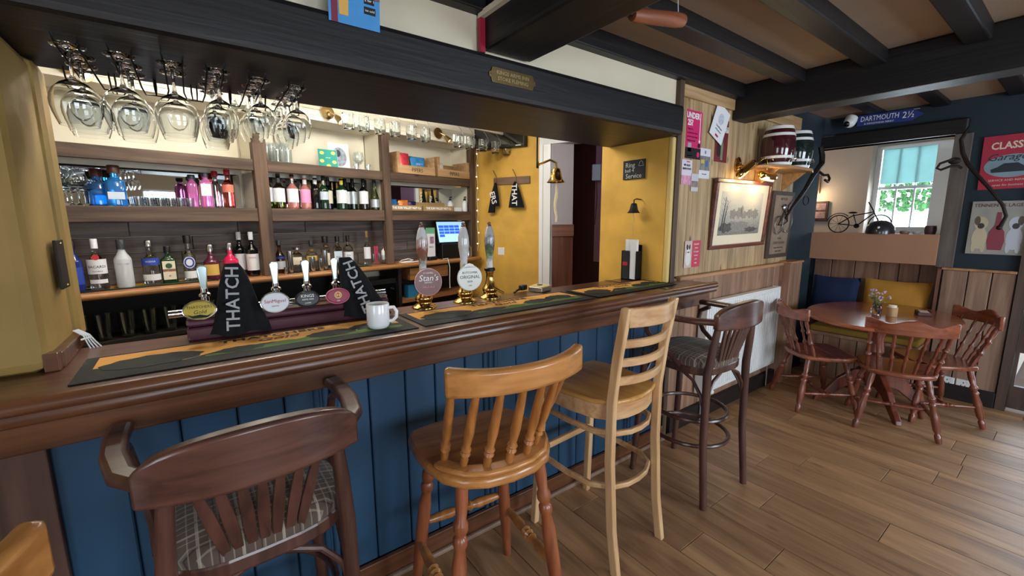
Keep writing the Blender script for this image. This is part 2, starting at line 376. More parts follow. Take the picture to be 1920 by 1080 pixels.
sbox('trim_opening_board', mat('brown_hardboard', '#a97f64', .6, noise=.05, nscale=3), (4.962, 4.985, .762, 1.772, 1.105, 1.362), bevel=.003)
sbox('trim_opening_shelf', mat('brown_hardboard2', '#94694f', .6), (4.985, 5.3, .772, 1.752, 1.335, 1.357))
# room beyond the opening, with a sash window
sbox('wall_next_room', mat('pale_pink_plaster', '#d6c6b8', .85, noise=.04, nscale=3), (7.0, 7.4, 1.80, 3.4, 0, 2.7), (7.0, 7.4, .28, 1.07, 0, 2.7), (7.0, 7.4, 1.07, 1.80, 0, 1.3), (7.0, 7.4, 1.07, 1.80, 2.42, 2.7),
     (5.3, 7.4, 3.4, 3.5, 0, 2.7), (5.12, 7.4, .28, .36, 0, 2.7))
sbox('ceiling_next_room', M['cream'], (5.12, 7.4, .28, 3.5, 2.7, 2.78))
w1 = sbox('window_1', M['whitegloss'], (7.20, 7.32, 1.745, 1.80, 1.3, 2.42), (7.20, 7.32, 1.07, 1.235, 1.3, 2.42), (7.2, 7.32, 1.235, 1.745, 2.36, 2.42), (7.2, 7.32, 1.235, 1.745, 1.3, 1.39))
MB().box(7.24, 7.30, 1.235, 1.745, 1.86, 1.90).build('meeting_rail', M['whitegloss'], w1)
for yy in (1.40, 1.575):
    MB().box(7.25, 7.275, yy-.009, yy+.009, 1.39, 2.36).build('glazing_bar', M['whitegloss'], w1)
for a, b in ((1.235, 1.391), (1.409, 1.566), (1.584, 1.745)):
    for c0, c1 in ((1.39, 1.86), (1.90, 2.36)):
        MB().box(7.258, 7.262, a, b, c0, c1).build('pane', M['thin'], w1)
MB().box(6.9, 7.24, 1.0, 1.83, 1.27, 1.3).build('sill', M['whitegloss'], w1)
bl = MB().box(7.225, 7.229, 1.24, 1.74, 1.93, 2.36).build('window_blind', mat('teal_blind_cloth', '#94b9b8', .9, trans=.3, noise=.06), None)
tag(bl, 'teal roller blind half drawn over the far window', 'blind')
# outside the far window
sbox('ground_outside', mat('pale_paving', '#e4e2da', .9), (7.6, 14, -3, 6, -.1, .9))
hb = MB()
for i in range(2600):
    p = Vector((random.uniform(10.2, 10.7), random.uniform(.8, 4.0), random.uniform(1.62, 2.9))); r_ = random.uniform(.03, .065)
    hb.ball(p, r_, 5, 3, (random.uniform(.3, 1), random.uniform(.3, 1), random.uniform(.3, .9)))
hd = hb.build('hedge', mat('hedge_leaves', '#4f8a4c', .8, noise=.5, nscale=14, bump=.6, bscale=20), None); tag(hd, 'green hedge in daylight outside the far window', 'hedge'); hd['kind'] = 'stuff'
# rest of the room, behind and beside the camera
sbox('wall_front', M['cream'], (-2.6, 5.3, -2.85, -2.75, 0, .8), (-2.6, 5.3, -2.85, -2.75, 2.1, 2.5), (-2.6, -.5, -2.85, -2.75, .8, 2.1), (1.1, 2.3, -2.85, -2.75, .8, 2.1), (3.9, 5.3, -2.85, -2.75, .8, 2.1))
sbox('wall_left', M['cream'], (-2.7, -2.6, -2.85, 1.9, 0, .8), (-2.7, -2.6, -2.85, 1.9, 2.1, 2.5), (-2.7, -2.6, -2.85, -1.4, .8, 2.1), (-2.7, -2.6, 0, 1.9, .8, 2.1))
for n_, bx in (('window_2', (-.5, 1.1)), ('window_3', (2.3, 3.9))):
    o = MB()
    for k in range(4): xx = bx[0]+(bx[1]-bx[0])*k/3; o.box(xx-.02, xx+.02, -2.83, -2.78, .8, 2.1)
    for z in (.82, 1.45, 2.08): o.box(bx[0], bx[1], -2.83, -2.78, z-.02, z+.02)
    struct(o.build(n_, M['white']))
# glazed door at the right end of the far wall
d1 = sbox('door_1', wood('dark_door', '#5d4a40', '#3a2c26', 'Z', .8, .5), (5.02, 5.06, .17, .248, .47, 1.98), (5.02, 5.06, .228, .248, .02, .47), (5.02, 5.06, -.645, -.57, .02, 1.98), (5.02, 5.06, -.57, .228, .02, .2), (5.02, 5.06, -.57, .17, 1.86, 1.98), (5.02, 5.06, -.57, .17, .47, .6))
MB().box(5.036, 5.042, -.57, .228, .2, .47).build('door_pane', M['thin'], d1); MB().box(5.036, 5.042, -.57, .17, .6, 1.86).build('door_pane', M['thin'], d1)
sbox('trim_door_post', wood('dark_door', '#5d4a40', '#3a2c26', 'Z', .8, .5), (4.965, 5.02, .25, .305, 0, 2.0))
sbox('trim_opening_lit_edge', mat('bluish_lit_gloss', '#a9c4d6', .3, coat=.3), (4.984, 5.0, 1.772, 1.81, 1.36, 2.16))  # added strip; its pale blue stands for window light on the edge
area('daylight_door', (5.5, -.2, 1.0), (R(90), 0, R(90)), 1.0, 1.7, 12, (.72, .86, 1))

# ================================================================ the bar counter
bar = thing('bar_counter', 'long wooden bar counter with blue boarded front and brown worktop', 'bar counter', (0, 0, 0))
MB().box(-2.58, 2.416, 1.44, 1.93, 1.05, 1.09).box(2.416, 2.66, 1.44, 1.60, 1.05, 1.09).build('worktop', M['counter'], bar, bevel=.004)
nz = MB()
prof = [(1.44, 1.092), (1.432, 1.098), (1.418, 1.094), (1.408, 1.084), (1.405, 1.072), (1.412, 1.062), (1.42, 1.058), (1.416, 1.048), (1.418, 1.036), (1.428, 1.028), (1.44, 1.026)]
k = len(prof); nz.add([(-2.58, y, z) for y, z in prof]+[(2.70, y, z) for y, z in prof],
                     [(i, i+1, k+i+1, k+i) for i in range(k-1)]+[tuple(range(k))[::-1], tuple(range(k, 2*k)), (k-1, 0, k, 2*k-1)])
nz.build('moulded_edge', M['counter2'], bar, smooth=True, ang=60)
MB().box(-2.58, 2.66, 1.44, 1.46, .955, 1.05).build('apron', M['counter2'], bar, bevel=.004)
MB().box(-2.58, 2.45, 1.46, 1.62, .965, .985).build('soffit', M['counter'], bar)
MB().box(-2.58, -.379, 1.60, 1.65, 0, .965).build('end_panel', wood('bar_end_wood', '#6a4c40', '#4a332b', 'Z', .7, .5), bar, bevel=.004)
x = -.38; bw = [.15, .135, .15, .14, .15, .145]; i = 0
while x < 2.45:
    b = min(x+bw[i % 6], 2.455)
    MB().box(x+.0025, b-.0025, 1.618, 1.64, .1, .965).build('panel_board', M['blue'], bar, bevel=.004, bseg=1); x = b; i += 1
for x in (.33, 1.06, 2.1):
    m_ = MB()
    for dx in (-.03, 0, .03): m_.lathe([(.012, .1), (.012, .965)], (x+dx, 1.618, 0), 10)
    m_.build('panel_moulding', M['blue'], bar, smooth=True)
MB().box(-.38, 2.41, 1.64, 1.66, 0, .965).build('panel_backing', mat('dark_blue_back', '#14243a', .8), bar)
MB().box(-.38, 2.46, 1.596, 1.618, 0, .1).build('skirting', M['counter2'], bar, bevel=.004)
MB().box(-.38, 2.46, 1.575, 1.596, 0, .022).build('skirting_foot', wood('pale_quadrant', '#a08673', '#7a6252', 'X'), bar, bevel=.006)
MB().lathe([(.012, 0), (.012, .008), (.004, .012)], (.36, 1.618, .905), 12, (0, -1, 0)).build('bolt_head', M['iron'], bar)
# lifting hatch seam near the right end
MB().box(2.205, 2.21, 1.403, 1.93, 1.0905, 1.0925).build('hatch_seam', M['ink'], bar)

# ================================================================ back bar shell (frame: s along, t into the wall)
BA = R(12.618); S0 = Vector((-.555, 3.332, 0))
def Bw(s, t, z=0):
    return Vector((S0.x+s*math.cos(BA)-t*math.sin(BA), S0.y+s*math.sin(BA)+t*math.cos(BA), z))
def bstruct(name, m, *bx):
    b = MB()
    for q in bx: b.box(*q)
    o = struct(b.build(name, m)); o.location = S0; o.rotation_euler = (0, 0, BA); return o
bstruct('wall_bar_back', M['cream'], (-.9, 3.25, .36, .46, 0, 2.5))
sh = thing('back_bar_shelving', 'rustic brown timber shelving unit behind the bar with mirror backs', 'shelving', S0, BA)
for a, b, zt, zb in ((.968, 1.058, 2.11, 1.10), (2.005, 2.078, 2.266, 1.10), (3.065, 3.13, 2.266, 1.10)):
    MB().box(a, b, .035, .095, zb, zt).build('post', M['shelfZ'], sh, bevel=.005)
for a, b in ((-.75, .968), (1.058, 2.005), (2.078, 3.065)):
    MB().box(a, b, .045, .075, 1.497, 1.59).build('shelf_lip', M['shelf'], sh, bevel=.004)
    MB().box(a, b, .075, .335, 1.565, 1.588).build('shelf_board', M['shelf'], sh)
    MB().box(a, b, .045, .075, 1.852, 1.93).build('shelf_lip', M['shelf'], sh, bevel=.004)
    MB().box(a, b, .075, .335, 1.905, 1.928).build('shelf_board', M['shelf'], sh)
    MB().box(a+.01, b-.01, .328, .334, 1.61, 1.84).build('mirror', mat('mirror_glass', '#dfe3e2', .02, metal=1), sh)
    MB().box(a, b, .335, .36, 1.588, 2.266).build('back_panel', mat('cream_panel', '#e6dfca', .7), sh)
for s_ in (1.0, 2.03, 3.075):
    MB().box(s_-.018, s_+.03, .096, .335, 1.59, 1.85).build('divider', mat('cream_panel', '#e6dfca', .7), sh)
    MB().box(s_-.018, s_+.03, .096, .335, 1.93, 2.266).build('divider', mat('cream_panel', '#e6dfca', .7), sh)
MB().box(-.75, 3.13, .03, .36, 2.266, 2.5).build('cornice_board', mat('cream_gloss', '#e9e4d4', .5), sh)
for z in (2.30, 2.345, 2.39): MB().box(-.75, 3.13, .022, .03, z, z+.012).build('cornice_bead', mat('cream_gloss', '#e9e4d4', .5), sh)
for r_, z in enumerate((1.10, 1.20, 1.30, 1.40)):
    x = -.75 - (r_ % 2)*.2
    while x < 3.12:
        b = min(x+random.choice((.5, .62, .75)), 3.12); a = max(x, -.75)
        if b-a > .05: MB().box(a+.002, b-.002, .318-random.uniform(0, .006), .336, z+.002, z+.097).build('back_plank', M['plankback'], sh, bevel=.003, bseg=1)
        x = b
bc = thing('back_counter', 'long back counter with rounded orange wood edge under the bottles', 'counter', S0, BA)
MB().box(-.75, 3.15, .0, .335, 1.06, 1.10).build('worktop', M['orangetop'], bc, bevel=.002)
MB().lathe([(.021, -.75), (.021, 3.15)], (0, -.005, 1.079), 12, (1, 0, 0)).build('rounded_edge', M['orangetop'], bc, smooth=True)
MB().box(-.75, 1.58, .30, .335, .1, 1.06).build('carcass_back', mat('dark_carcass', '#1a1413', .7), bc)
MB().box(-.72, 1.55, .02, .30, .775, .8).build('lower_shelf', mat('dark_carcass', '#1a1413', .7), bc)
for s_ in (-.72, 1.55, 2.1): MB().box(s_, s_+.03, .02, .335, 0, 1.06).build('carcass_side', mat('dark_carcass', '#1a1413', .7), bc)
dr = MB().box(2.23, 2.70, .015, .2, .93, 1.045).build('drawer', M['orangetop'], bc, bevel=.003)
MB().ball((2.465, 0, .985), .012).build('knob', M['brassold'], dr, smooth=True)
MB().box(2.13, 3.12, .30, .335, .1, 1.06).build('carcass_back', MATS['dark_carcass'], bc)
# hook wall, door frame and passage at the end of the bar
HA = math.atan2(-.908, .419); H0 = Vector((2.587, 4.035, 0))
def hstruct(name, m, *bx):
    b = MB()
    for q in bx: b.box(*q)
    o = struct(b.build(name, m)); o.location = H0; o.rotation_euler = (0, 0, HA); return o
# local x runs towards the camera along the wall, local +y is the wall's solid side
hstruct('wall_hooks', M['yellow'], (-.3, .68, 0, .14, 0, 2.5))
hstruct('trim_door_frame', M['whitegloss'], (.68, .72, -.014, .15, 0, 2.24), (.72, .80, -.004, .15, 0, 2.24))
hstruct('trim_door_head', M['white'], (.68, 1.75, -.01, .14, 2.24, 2.5))
hstruct('trim_door_jamb', mat('grey_jamb_paint', '#9b9aa0', .6), (.80, .825, .01, .30, 0, 2.24))
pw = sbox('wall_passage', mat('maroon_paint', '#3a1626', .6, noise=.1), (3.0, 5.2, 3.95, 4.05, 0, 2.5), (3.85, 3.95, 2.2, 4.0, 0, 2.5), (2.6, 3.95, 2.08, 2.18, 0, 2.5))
sbox('wall_passage_lit', mat('mauve_lit_wall', '#8d6f92', .6), (3.835, 3.85, 2.2, 3.55, 1.0, 2.5))  # lit stretch of the passage wall, the light put into its mauve colour
sbox('ceiling_passage', mat('maroon_ceiling', '#2a1420', .8), (2.6, 5.2, 2.18, 4.05, 2.42, 2.5))
pd = MB().box(-.10, .10, -.02, .02, 0, 2.4).build('wall_passage_end', mat('lavender_grey_paint', '#aeaab4', .7), None); struct(pd); pd.location = (3.02, 3.23, 0); pd.rotation_euler = (0, 0, R(-36))
MB().box(-.105, .105, -.03, .0, 0, 1.33).build('dado_panel', wood('passage_dado', '#7d4d3a', '#5a3326', 'Z', .8), pd)
MB().box(-.11, .11, -.045, .0, 1.33, 1.45).build('dado_cap', wood('passage_cap', '#8a6050', '#664236', 'X', .8), pd, bevel=.004)
# ================================================================ seating
def turned(r, L, style='leg'):
    # profile of a turned leg or spindle, from z=0 (foot) to z=L
    if style == 'leg': q = [(.62, 0), (.70, .05), (.95, .30), (1.0, .45), (.98, .60), (.70, .68), (.95, .70), (.95, .73), (.66, .745), (.98, .77), (.98, .80), (.7, .82), (.85, .90), (.8, 1)]
    elif style == 'chairleg': q = [(.62, 0), (.78, .04), (.86, .12), (.55, .15), (.9, .2), (1., .42), (.7, .56), (.95, .60), (.6, .63), (.95, .67), (.95, .70), (.6, .73), (.8, .85), (.7, 1)]
    elif style == 'spindle': q = [(.75, 0), (.95, .12), (.7, .17), (1.15, .19), (.75, .22), (1.15, .25), (.75, .28), (1.05, .45), (.9, .75), (.6, 1)]
    elif style == 'ballspindle': q = [(.6, 0), (.9, .2), (.55, .3), (1.2, .36), (.55, .42), (.7, .5), (.55, .58), (1.2, .64), (.55, .7), (.9, .82), (.6, 1)]
    else: q = [(.55, 0), (.8, .15), (1, .34), (.7, .4), (1.1, .44), (.7, .47), (1.15, .5), (.7, .53), (1.1, .56), (.7, .6), (1, .66), (.8, .85), (.55, 1)]
    return [(r*a, L*b) for a, b in q]
def spin(a, b, r, style, name, m, par, seg=10):
    a, b = Vector(a), Vector(b); d = b-a
    return MB().lathe(turned(r, d.length, style), a, seg, d).build(name, m, par, smooth=True, ang=50)

def captain_stool(label, loc, rz, group, slim=1.0):
    t = thing('bar_stool', label, 'bar stool', loc, rz, group)
    w = wood('bentwood_dark', '#5c3a31', '#35201b', 'Z', 1, .32, coat=.3); wt = wood('bentwood_dark_x', '#643f34', '#3a231d', 'X', 1, .3, coat=.35)
    SZ = .755
    # legs: back pair runs on as back posts
    for sx in (-1, 1):
        MB().tube([(sx*.20, -.235, 0), (sx*.192, -.205, .35), (sx*.188, -.20, .72), (sx*.178, -.215, .86), (sx*.166, -.228, .975)], [.018, .019, .021, .019, .016], 10).build('leg', w, t, smooth=True)
        MB().tube([(sx*.205, .225, 0), (sx*.19, .205, .4), (sx*.178, .19, .74)], [.017, .019, .02], 10).build('leg', w, t, smooth=True)
    # seat ring and cushion
    sq = [(.21*math.copysign(abs(math.cos(a))**.62, math.cos(a)), .205*math.copysign(abs(math.sin(a))**.62, math.sin(a))) for a in [2*math.pi*i/32 for i in range(32)]]
    MB().prism(sq, .045, Matrix.Translation((0, 0, SZ-.055))).build('seat_ring', w, t, bevel=.008)
    cu = MB(); rings = [(.985, -.012), (1.0, .012), (.95, .032), (.7, .044), (.35, .047), (.02, .048)]
    n0 = 0
    for k_, (f, z) in enumerate(rings):
        cu.v += [(x*f, y*f, SZ+z) for x, y in sq]
    for k_ in range(len(rings)-1):
        for i in range(32): cu.f.append((k_*32+i, k_*32+(i+1) % 32, (k_+1)*32+(i+1) % 32, (k_+1)*32+i))
    cu.f.append(tuple(range(5*32, 6*32)))
    cu.build('seat_cushion', plaid('tartan_cloth', '#54443a', '#b0a594', '#1c1613'), t, smooth=True, ang=80)
    # bent arm rail: one flat band round the back, tips forward
    path = [(-.255, .135), (-.26, .05), (-.255, -.05), (-.235, -.15), (-.185, -.225), (-.10, -.255), (0, -.263), (.10, -.255), (.185, -.225), (.235, -.15), (.255, -.05), (.26, .05), (.255, .135)]
    MB().band(path, .982, 1.012, .05).build('arm_rail', wt, t, bevel=.012, bseg=3, smooth=True)
    cp = [p for p in arc(0, .22, .49, 248, 292, 16)]; zz = [.985+.112*min(1, math.sin(math.pi*(.02+.96*i/16))**.28) for i in range(17)]
    cp = [(x_, y_) for x_, y_ in arc(0, .16, .446, 242, 298, 16)]
    MB().band(cp, [.962]*17, zz, .04).build('crest_board', wt, t, bevel=.009, bseg=3, smooth=True)
    for sx in (-1, 1):
        MB().tube([(sx*.250, .07, .975), (sx*.252, .125, .945), (sx*.246, .135, .89), (sx*.225, .085, .83), (sx*.208, .0, .775), (sx*.203, -.06, .735)], .0135, 8).build('arm_support', w, t, smooth=True)
    for i, x_ in enumerate((-.125, -.085, -.04, 0, .04, .085, .125)):
        xb = x_*.55; yb = -.185; yt = -.262+abs(x_)*.12
        p = MB()
        n = 6
        pts = [(xb+(x_-xb)*k_/n, yb+(yt-yb)*k_/n, .72+(.985-.72)*k_/n) for k_ in range(n+1)]
        wd = [.006+.0075*math.sin(math.pi*k_/n) for k_ in range(n+1)]
        for (X_, Y_, Z_), w_ in zip(pts, wd): p.v += [(X_-w_, Y_-.006, Z_), (X_+w_, Y_-.006, Z_), (X_+w_, Y_+.006, Z_), (X_-w_, Y_+.006, Z_)]
        for k_ in range(n):
            for q in range(4): q2 = (q+1) % 4; p.f.append((k_*4+q, k_*4+q2, k_*4+4+q2, k_*4+4+q))
        p.f.append((3, 2, 1, 0)); e = n*4; p.f.append((e, e+1, e+2, e+3)); p.build('splat', w, t, bevel=.002)
    # foot rings and braces
    for z, rx, ry in ((.43, .19, .195), (.295, .20, .21)):
        MB().tube([(x_, y_, z) for x_, y_ in ell(0, 0, rx, ry, 28)], .0115, 8, closed=True).build('foot_ring', w, t, smooth=True)
    for sx, sy, ax in ((-1, -1, 0), (1, -1, 0), (-1, 1, 0), (1, 1, 0)):
        MB().tube([(sx*.186, sy*.195, .52), (sx*.17, sy*.195, .60), (sx*.12, sy*.195, .67), (sx*.05, sy*.193, .705)], .009, 8).build('brace', w, t, smooth=True)
        MB().tube([(sx*.188, sy*.195, .52), (sx*.186, sy*.17, .60), (sx*.184, sy*.12, .67), (sx*.182, sy*.05, .705)], .009, 8).build('brace', w, t, smooth=True)
    return t
captain_stool('dark bentwood bar stool with tartan seat beside the white radiator', (2.205, 1.265, 0), R(-2), 'dark bentwood stools')
captain_stool('large dark bentwood bar stool in the left foreground, tartan seen between its splats', (.06, 1.285, 0), R(1.5), 'dark bentwood stools').scale = (1, 1, .985)

def windsor_stool(label, loc, rz, group):
    t = thing('bar_stool', label, 'bar stool', loc, rz, group)
    w = wood('honey_beech', '#b9793f', '#8a5427', 'Z', 1, .3, coat=.35); wx = wood('honey_beech_x', '#c98a4c', '#9a6431', 'X', .9, .28, coat=.4)
    wr = wood('red_beech', '#a5603c', '#7c4228', 'Z', 1, .32, coat=.3)
    seat = [(-.215, .205), (-.12, .225), (0, .23), (.12, .225), (.215, .205), (.245, .15), (.25, .05), (.24, -.05), (.215, -.13), (.165, -.19), (.09, -.222), (0, -.232), (-.09, -.222), (-.165, -.19), (-.215, -.13), (-.24, -.05), (-.25, .05), (-.245, .15)]
    MB().prism(seat, .04, Matrix.Translation((0, 0, .69))).build('seat', wx, t, bevel=.014, bseg=3, smooth=True)
    rim = [(-.205, -.07)]+[(x_*.86, y_*.86) for x_, y_ in seat[8:15][::-1]]+[(.205, -.07)]
    MB().band(rim, .728, .748, .055).build('spindle_rim', wx, t, bevel=.008, smooth=True)
    for sx, sy, r_ in ((-1, -1, 0), (1, -1, 0), (-1, 1, 0), (1, 1, 0)):
        spin((sx*.225, sy*.215-.0, 0), (sx*.15, sy*.145, .70), .026, 'leg', 'leg', wr, t, 14)
    for sx in (-1, 1): spin((sx*.205, -.195, .26), (sx*.205, .195, .26), .021, 'str', 'stretcher', wx, t)
    for sy, z in ((-1, .20), (1, .33)): spin((-.2, sy*.192, z), (.2, sy*.192, z), .021, 'str', 'stretcher', w, t)
    n = 7; top = arc(0, .16, .46, 240, 300, n-1)
    for i, (tx, ty) in enumerate(top):
        k_ = i/(n-1); a = R(200+140*k_); bx, by = .195*math.cos(a), -.005+.185*math.sin(a)
        spin((bx, by, .735), (tx*.93, ty+.002, 1.065), .0155, 'spindle', 'spindle', w, t)
    cp = arc(0, .16, .475, 239.5, 300.5, 20); m_ = len(cp)
    z1 = [1.118+.016*math.cos(math.pi*(2*i/(m_-1)-1))**2*0+.012*abs(2*i/(m_-1)-1)**3 for i in range(m_)]
    MB().band(cp, 1.04, z1, .036).build('crest_rail', wx, t, bevel=.012, bseg=3, smooth=True)
    t.scale = (.95, 1, .98); return t
windsor_stool('honey coloured bar stool with turned spindles and a broad curved top rail', (.765, 1.22, 0), R(-7), 'honey spindle back stools')
windsor_stool('honey coloured bar stool cut off by the bottom left corner', (-.55, .835, 0), R(42), 'honey spindle back stools')

def ladder_stool(label, loc, rz):
    t = thing('bar_stool', label, 'bar stool', loc, rz)
    w = wood('pale_beech', '#dfb98c', '#bd9164', 'Z', 1, .35, coat=.25); ws = wood('pale_beech_seat', '#d9a35c', '#b07a40', 'Y', .8, .3, coat=.35); wx = wood('pale_beech_rail', '#d9b081', '#b68556', 'X', 1, .33, coat=.25)
    for sx in (-1, 1):
        p = MB(); pts = [(-.245, 0), (-.215, .2), (-.195, .5), (-.195, .76), (-.215, .95), (-.25, 1.165)]
        for y_, z_ in pts: p.v += [(sx*.172-.014, y_-.019, z_), (sx*.172+.014, y_-.019, z_), (sx*.172+.014, y_+.019, z_), (sx*.172-.014, y_+.019, z_)]
        for k_ in range(len(pts)-1):
            for q in range(4): q2 = (q+1) % 4; p.f.append((k_*4+q, k_*4+q2, k_*4+4+q2, k_*4+4+q))
        p.f.append((3, 2, 1, 0)); e = (len(pts)-1)*4; p.f.append((e, e+1, e+2, e+3)); p.build('leg', w, t, bevel=.005)
        MB().beam((sx*.20, .225, 0), (sx*.18, .19, .70), .032, .032, (0, 1, 0)).build('leg', w, t, bevel=.005)
    seat = [(-.20, .20), (-.1, .215), (0, .218), (.1, .215), (.20, .20), (.218, .12), (.215, 0), (.2, -.12), (.158, -.195), (.08, -.22), (0, -.228), (-.08, -.22), (-.158, -.195), (-.2, -.12), (-.215, 0), (-.218, .12)]
    MB().prism(seat, .022, Matrix.Translation((0, 0, .742))).build('seat', ws, t, bevel=.007, smooth=True)
    ap = [(-.19, .16), (-.195, 0), (-.18, -.11), (-.14, -.178), (-.07, -.2), (0, -.205), (.07, -.2), (.14, -.178), (.18, -.11), (.195, 0), (.19, .16)]
    MB().band(ap, .672, .742, .02).build('apron', wx, t, bevel=.004, smooth=True)
    MB().band([(-.18, .185), (.18, .185)], .672, .742, .02).build('apron', wx, t, bevel=.004)
    for zc, h, yb in ((1.125, .078, -.252), (1.015, .034, -.228), (.935, .034, -.215), (.855, .036, -.205)):
        cp = [(x_, yb-.045*(1-(x_/.165)**2)) for x_ in [-.165+.33*i/12 for i in range(13)]]
        MB().band(cp, zc-h/2, zc+h/2, .018).build('back_slat', wx, t, bevel=.005, smooth=True)
    for z, f in ((.60, .92), (.36, 1.0)):
        ring = [(-.185*f, .185), (-.2*f, .02), (-.19*f, -.11), (-.14*f, -.185), (-.07*f, -.215), (0, -.222), (.07*f, -.215), (.14*f, -.185), (.19*f, -.11), (.2*f, .02), (.185*f, .185)]
        MB().band(ring, z, z+.024, .02).build('foot_rail', wx, t, bevel=.005, smooth=True)
    MB().beam((-.185, .2, .40), (.185, .2, .40), .022, .03).build('foot_rail', wx, t, bevel=.004)
    return t
ladder_stool('pale beech ladder back bar stool with square legs', (1.452, 1.285, 0), R(4))

def dining_chair(label, loc, rz):
    t = thing('dining_chair', label, 'chair', loc, rz, 'red brown spindle chairs at the oval table')
    w = wood('cherry_stain', '#8c4c35', '#5c2d20', 'Z', 1, .28, coat=.4); wx = wood('cherry_stain_x', '#9d583b', '#693625', 'X', 1, .26, coat=.45)
    seat = [(-.20, .19), (-.1, .21), (.1, .21), (.20, .19), (.222, .10), (.215, -.05), (.18, -.16), (.1, -.2), (0, -.21), (-.1, -.2), (-.18, -.16), (-.215, -.05), (-.222, .10)]
    MB().prism(seat, .036, Matrix.Translation((0, 0, .42))).build('seat', wx, t, bevel=.012, bseg=3, smooth=True)
    for sx in (-1, 1):
        for sy in (-1, 1): spin((sx*.225, sy*.215, 0), (sx*.145, sy*.13, .425), .024, 'chairleg', 'leg', w, t, 12)
        spin((sx*.195, -.18, .15), (sx*.195, .18, .15), .0155, 'str', 'stretcher', w, t, 8)
    spin((-.19, 0, .15), (.19, 0, .15), .0155, 'str', 'stretcher', w, t, 8)
    n = 5
    for i in range(n):
        k_ = i/(n-1)*2-1; bx = .125*k_; tx = .17*k_; by = -.165+.03*k_*k_; ty = -.285+.05*k_*k_
        spin((bx, by, .445), (tx, ty, .775), .0125, 'ballspindle', 'spindle', w, t, 8)
    for sx in (-1, 1): spin((sx*.18, -.11, .445), (sx*.205, -.215, .765), .0165, 'ballspindle', 'back_post', w, t, 8)
    cp = [(x_, -.29+.085*(x_/.235)**2) for x_ in [-.235+.47*i/20 for i in range(21)]]
    z1 = [.838+.018*math.cos(2*math.pi*(i/10-1)) - .012*abs(i/10-1)**4 for i in range(21)]
    MB().band(cp, .745, z1, .024).build('crest_rail', wx, t, bevel=.007, smooth=True)
    t.scale = (1, 1, .975); return t
def face(dx, dy): return math.atan2(dy, dx)-math.pi/2
dining_chair('red brown spindle back chair between the radiator and the oval table', (3.975, 1.225, 0), face(.62, -.6))
dining_chair('red brown spindle back chair with its back to the room, nearest at the oval table', (4.0, .735, 0), face(.4, .16))
dining_chair('red brown spindle back chair at the oval table beside the wall sockets', (4.46, .61, 0), face(-.55, .7))

tb = thing('oval_table', 'oval red brown wooden table by the bench with a jar of flowers', 'table', (4.3, .93, 0))
wt_ = wood('table_top_wood', '#b2623f', '#7d3e27', 'Y', .8, .2, coat=.6)
MB().prism(ell(0, 0, .62, .465, 48), .028, Matrix.Translation((0, 0, .722))).build('table_top', wt_, tb, bevel=.009, bseg=3, smooth=True)
wd_ = wood('table_leg_wood', '#84432f', '#56281c', 'Z', 1, .3, coat=.35)
MB().box(-.35, .35, -.04, .04, .675, .722).build('bearer', wd_, tb, bevel=.005)
MB().lathe([(.05, .16), (.075, .22), (.085, .30), (.06, .38), (.04, .42), (.06, .45), (.045, .55), (.06, .62), (.08, .675)], (0, 0, 0), 20).build('pedestal', wd_, tb, smooth=True)
for a in (40, 130, 220, 310):
    ca, sa = math.cos(R(a)), math.sin(R(a))
    pts = [(.03, .30), (.14, .285), (.25, .20), (.33, .09), (.39, .03), (.40, .0), (.35, .0), (.28, .055), (.18, .14), (.08, .17), (.03, .17)]
    Mx = Matrix(((ca, 0, -sa, sa*.02), (sa, 0, ca, -ca*.02), (0, 1, 0, 0), (0, 0, 0, 1)))
    MB().prism(pts, .04, Mx).build('foot', wd_, tb, bevel=.006)

# bench with cushions in the alcove
bn = thing('bench_seat', 'boarded window bench with a yellow seat pad under the opening', 'bench', (0, 0, 0))
MB().box(4.72, 5.175, .75, 1.54, .40, .43).build('seat_board', M['dado'], bn, bevel=.004)
MB().box(4.73, 5.17, .755, 1.545, .43, .485).build('seat_pad', mat('mustard_cloth', '#94722a', .9, noise=.08, bump=.1), bn, bevel=.018, bseg=3)
y = 1.55
while y > .76:
    a = max(y-.13, .75); MB().box(4.735, 4.76, a+.003, y-.003, .0, .40).build('front_board', M['dado'], bn, bevel=.003, bseg=1); y = a
def cushion(label, y0, y1, z0, z1, x_, m, lean):
    n, k = 14, 9; b = MB(); w, h = y1-y0, z1-z0
    for side in (0, 1):
        for i in range(n+1):
            for j in range(k+1):
                u, v = i/n*2-1, j/k*2-1
                th = .055*max(0, (1-abs(u)**4)*(1-abs(v)**4))**.5*(1+.12*math.sin(6*u+3*v)*math.sin(4*v))
                pin = 1-.05*(1-abs(v)**2)*abs(u)**6; pinv = 1-.06*(1-abs(u)**2)*abs(v)**6
                b.v.append(((-th if side == 0 else th*.6), u*w/2*pin, v*h/2*pinv))
    o = (n+1)*(k+1)
    for i in range(n):
        for j in range(k):
            q = i*(k+1)+j; b.f.append((q, q+k+1, q+k+2, q+1)); b.f.append((o+q, o+q+1, o+q+k+2, o+q+k+1))
    e = b.build('cushion', m, None, smooth=True, ang=180); e.location = (x_, (y0+y1)/2, (z0+z1)/2); e.rotation_euler = (0, R(lean), 0)
    return tag(e, label, 'cushion', 'cushions on the bench')
cushion('navy blue cushion propped on the bench against the boards', 1.275, 1.665, .49, .935, 5.06, mat('navy_cloth', '#1d2d4f', .95, noise=.1, bump=.15), 10)
cushion('mustard yellow cushion propped on the bench behind the table', .775, 1.245, .49, .945, 5.06, mat('mustard_cushion', '#be8a36', .95, noise=.1, bump=.15), 10)
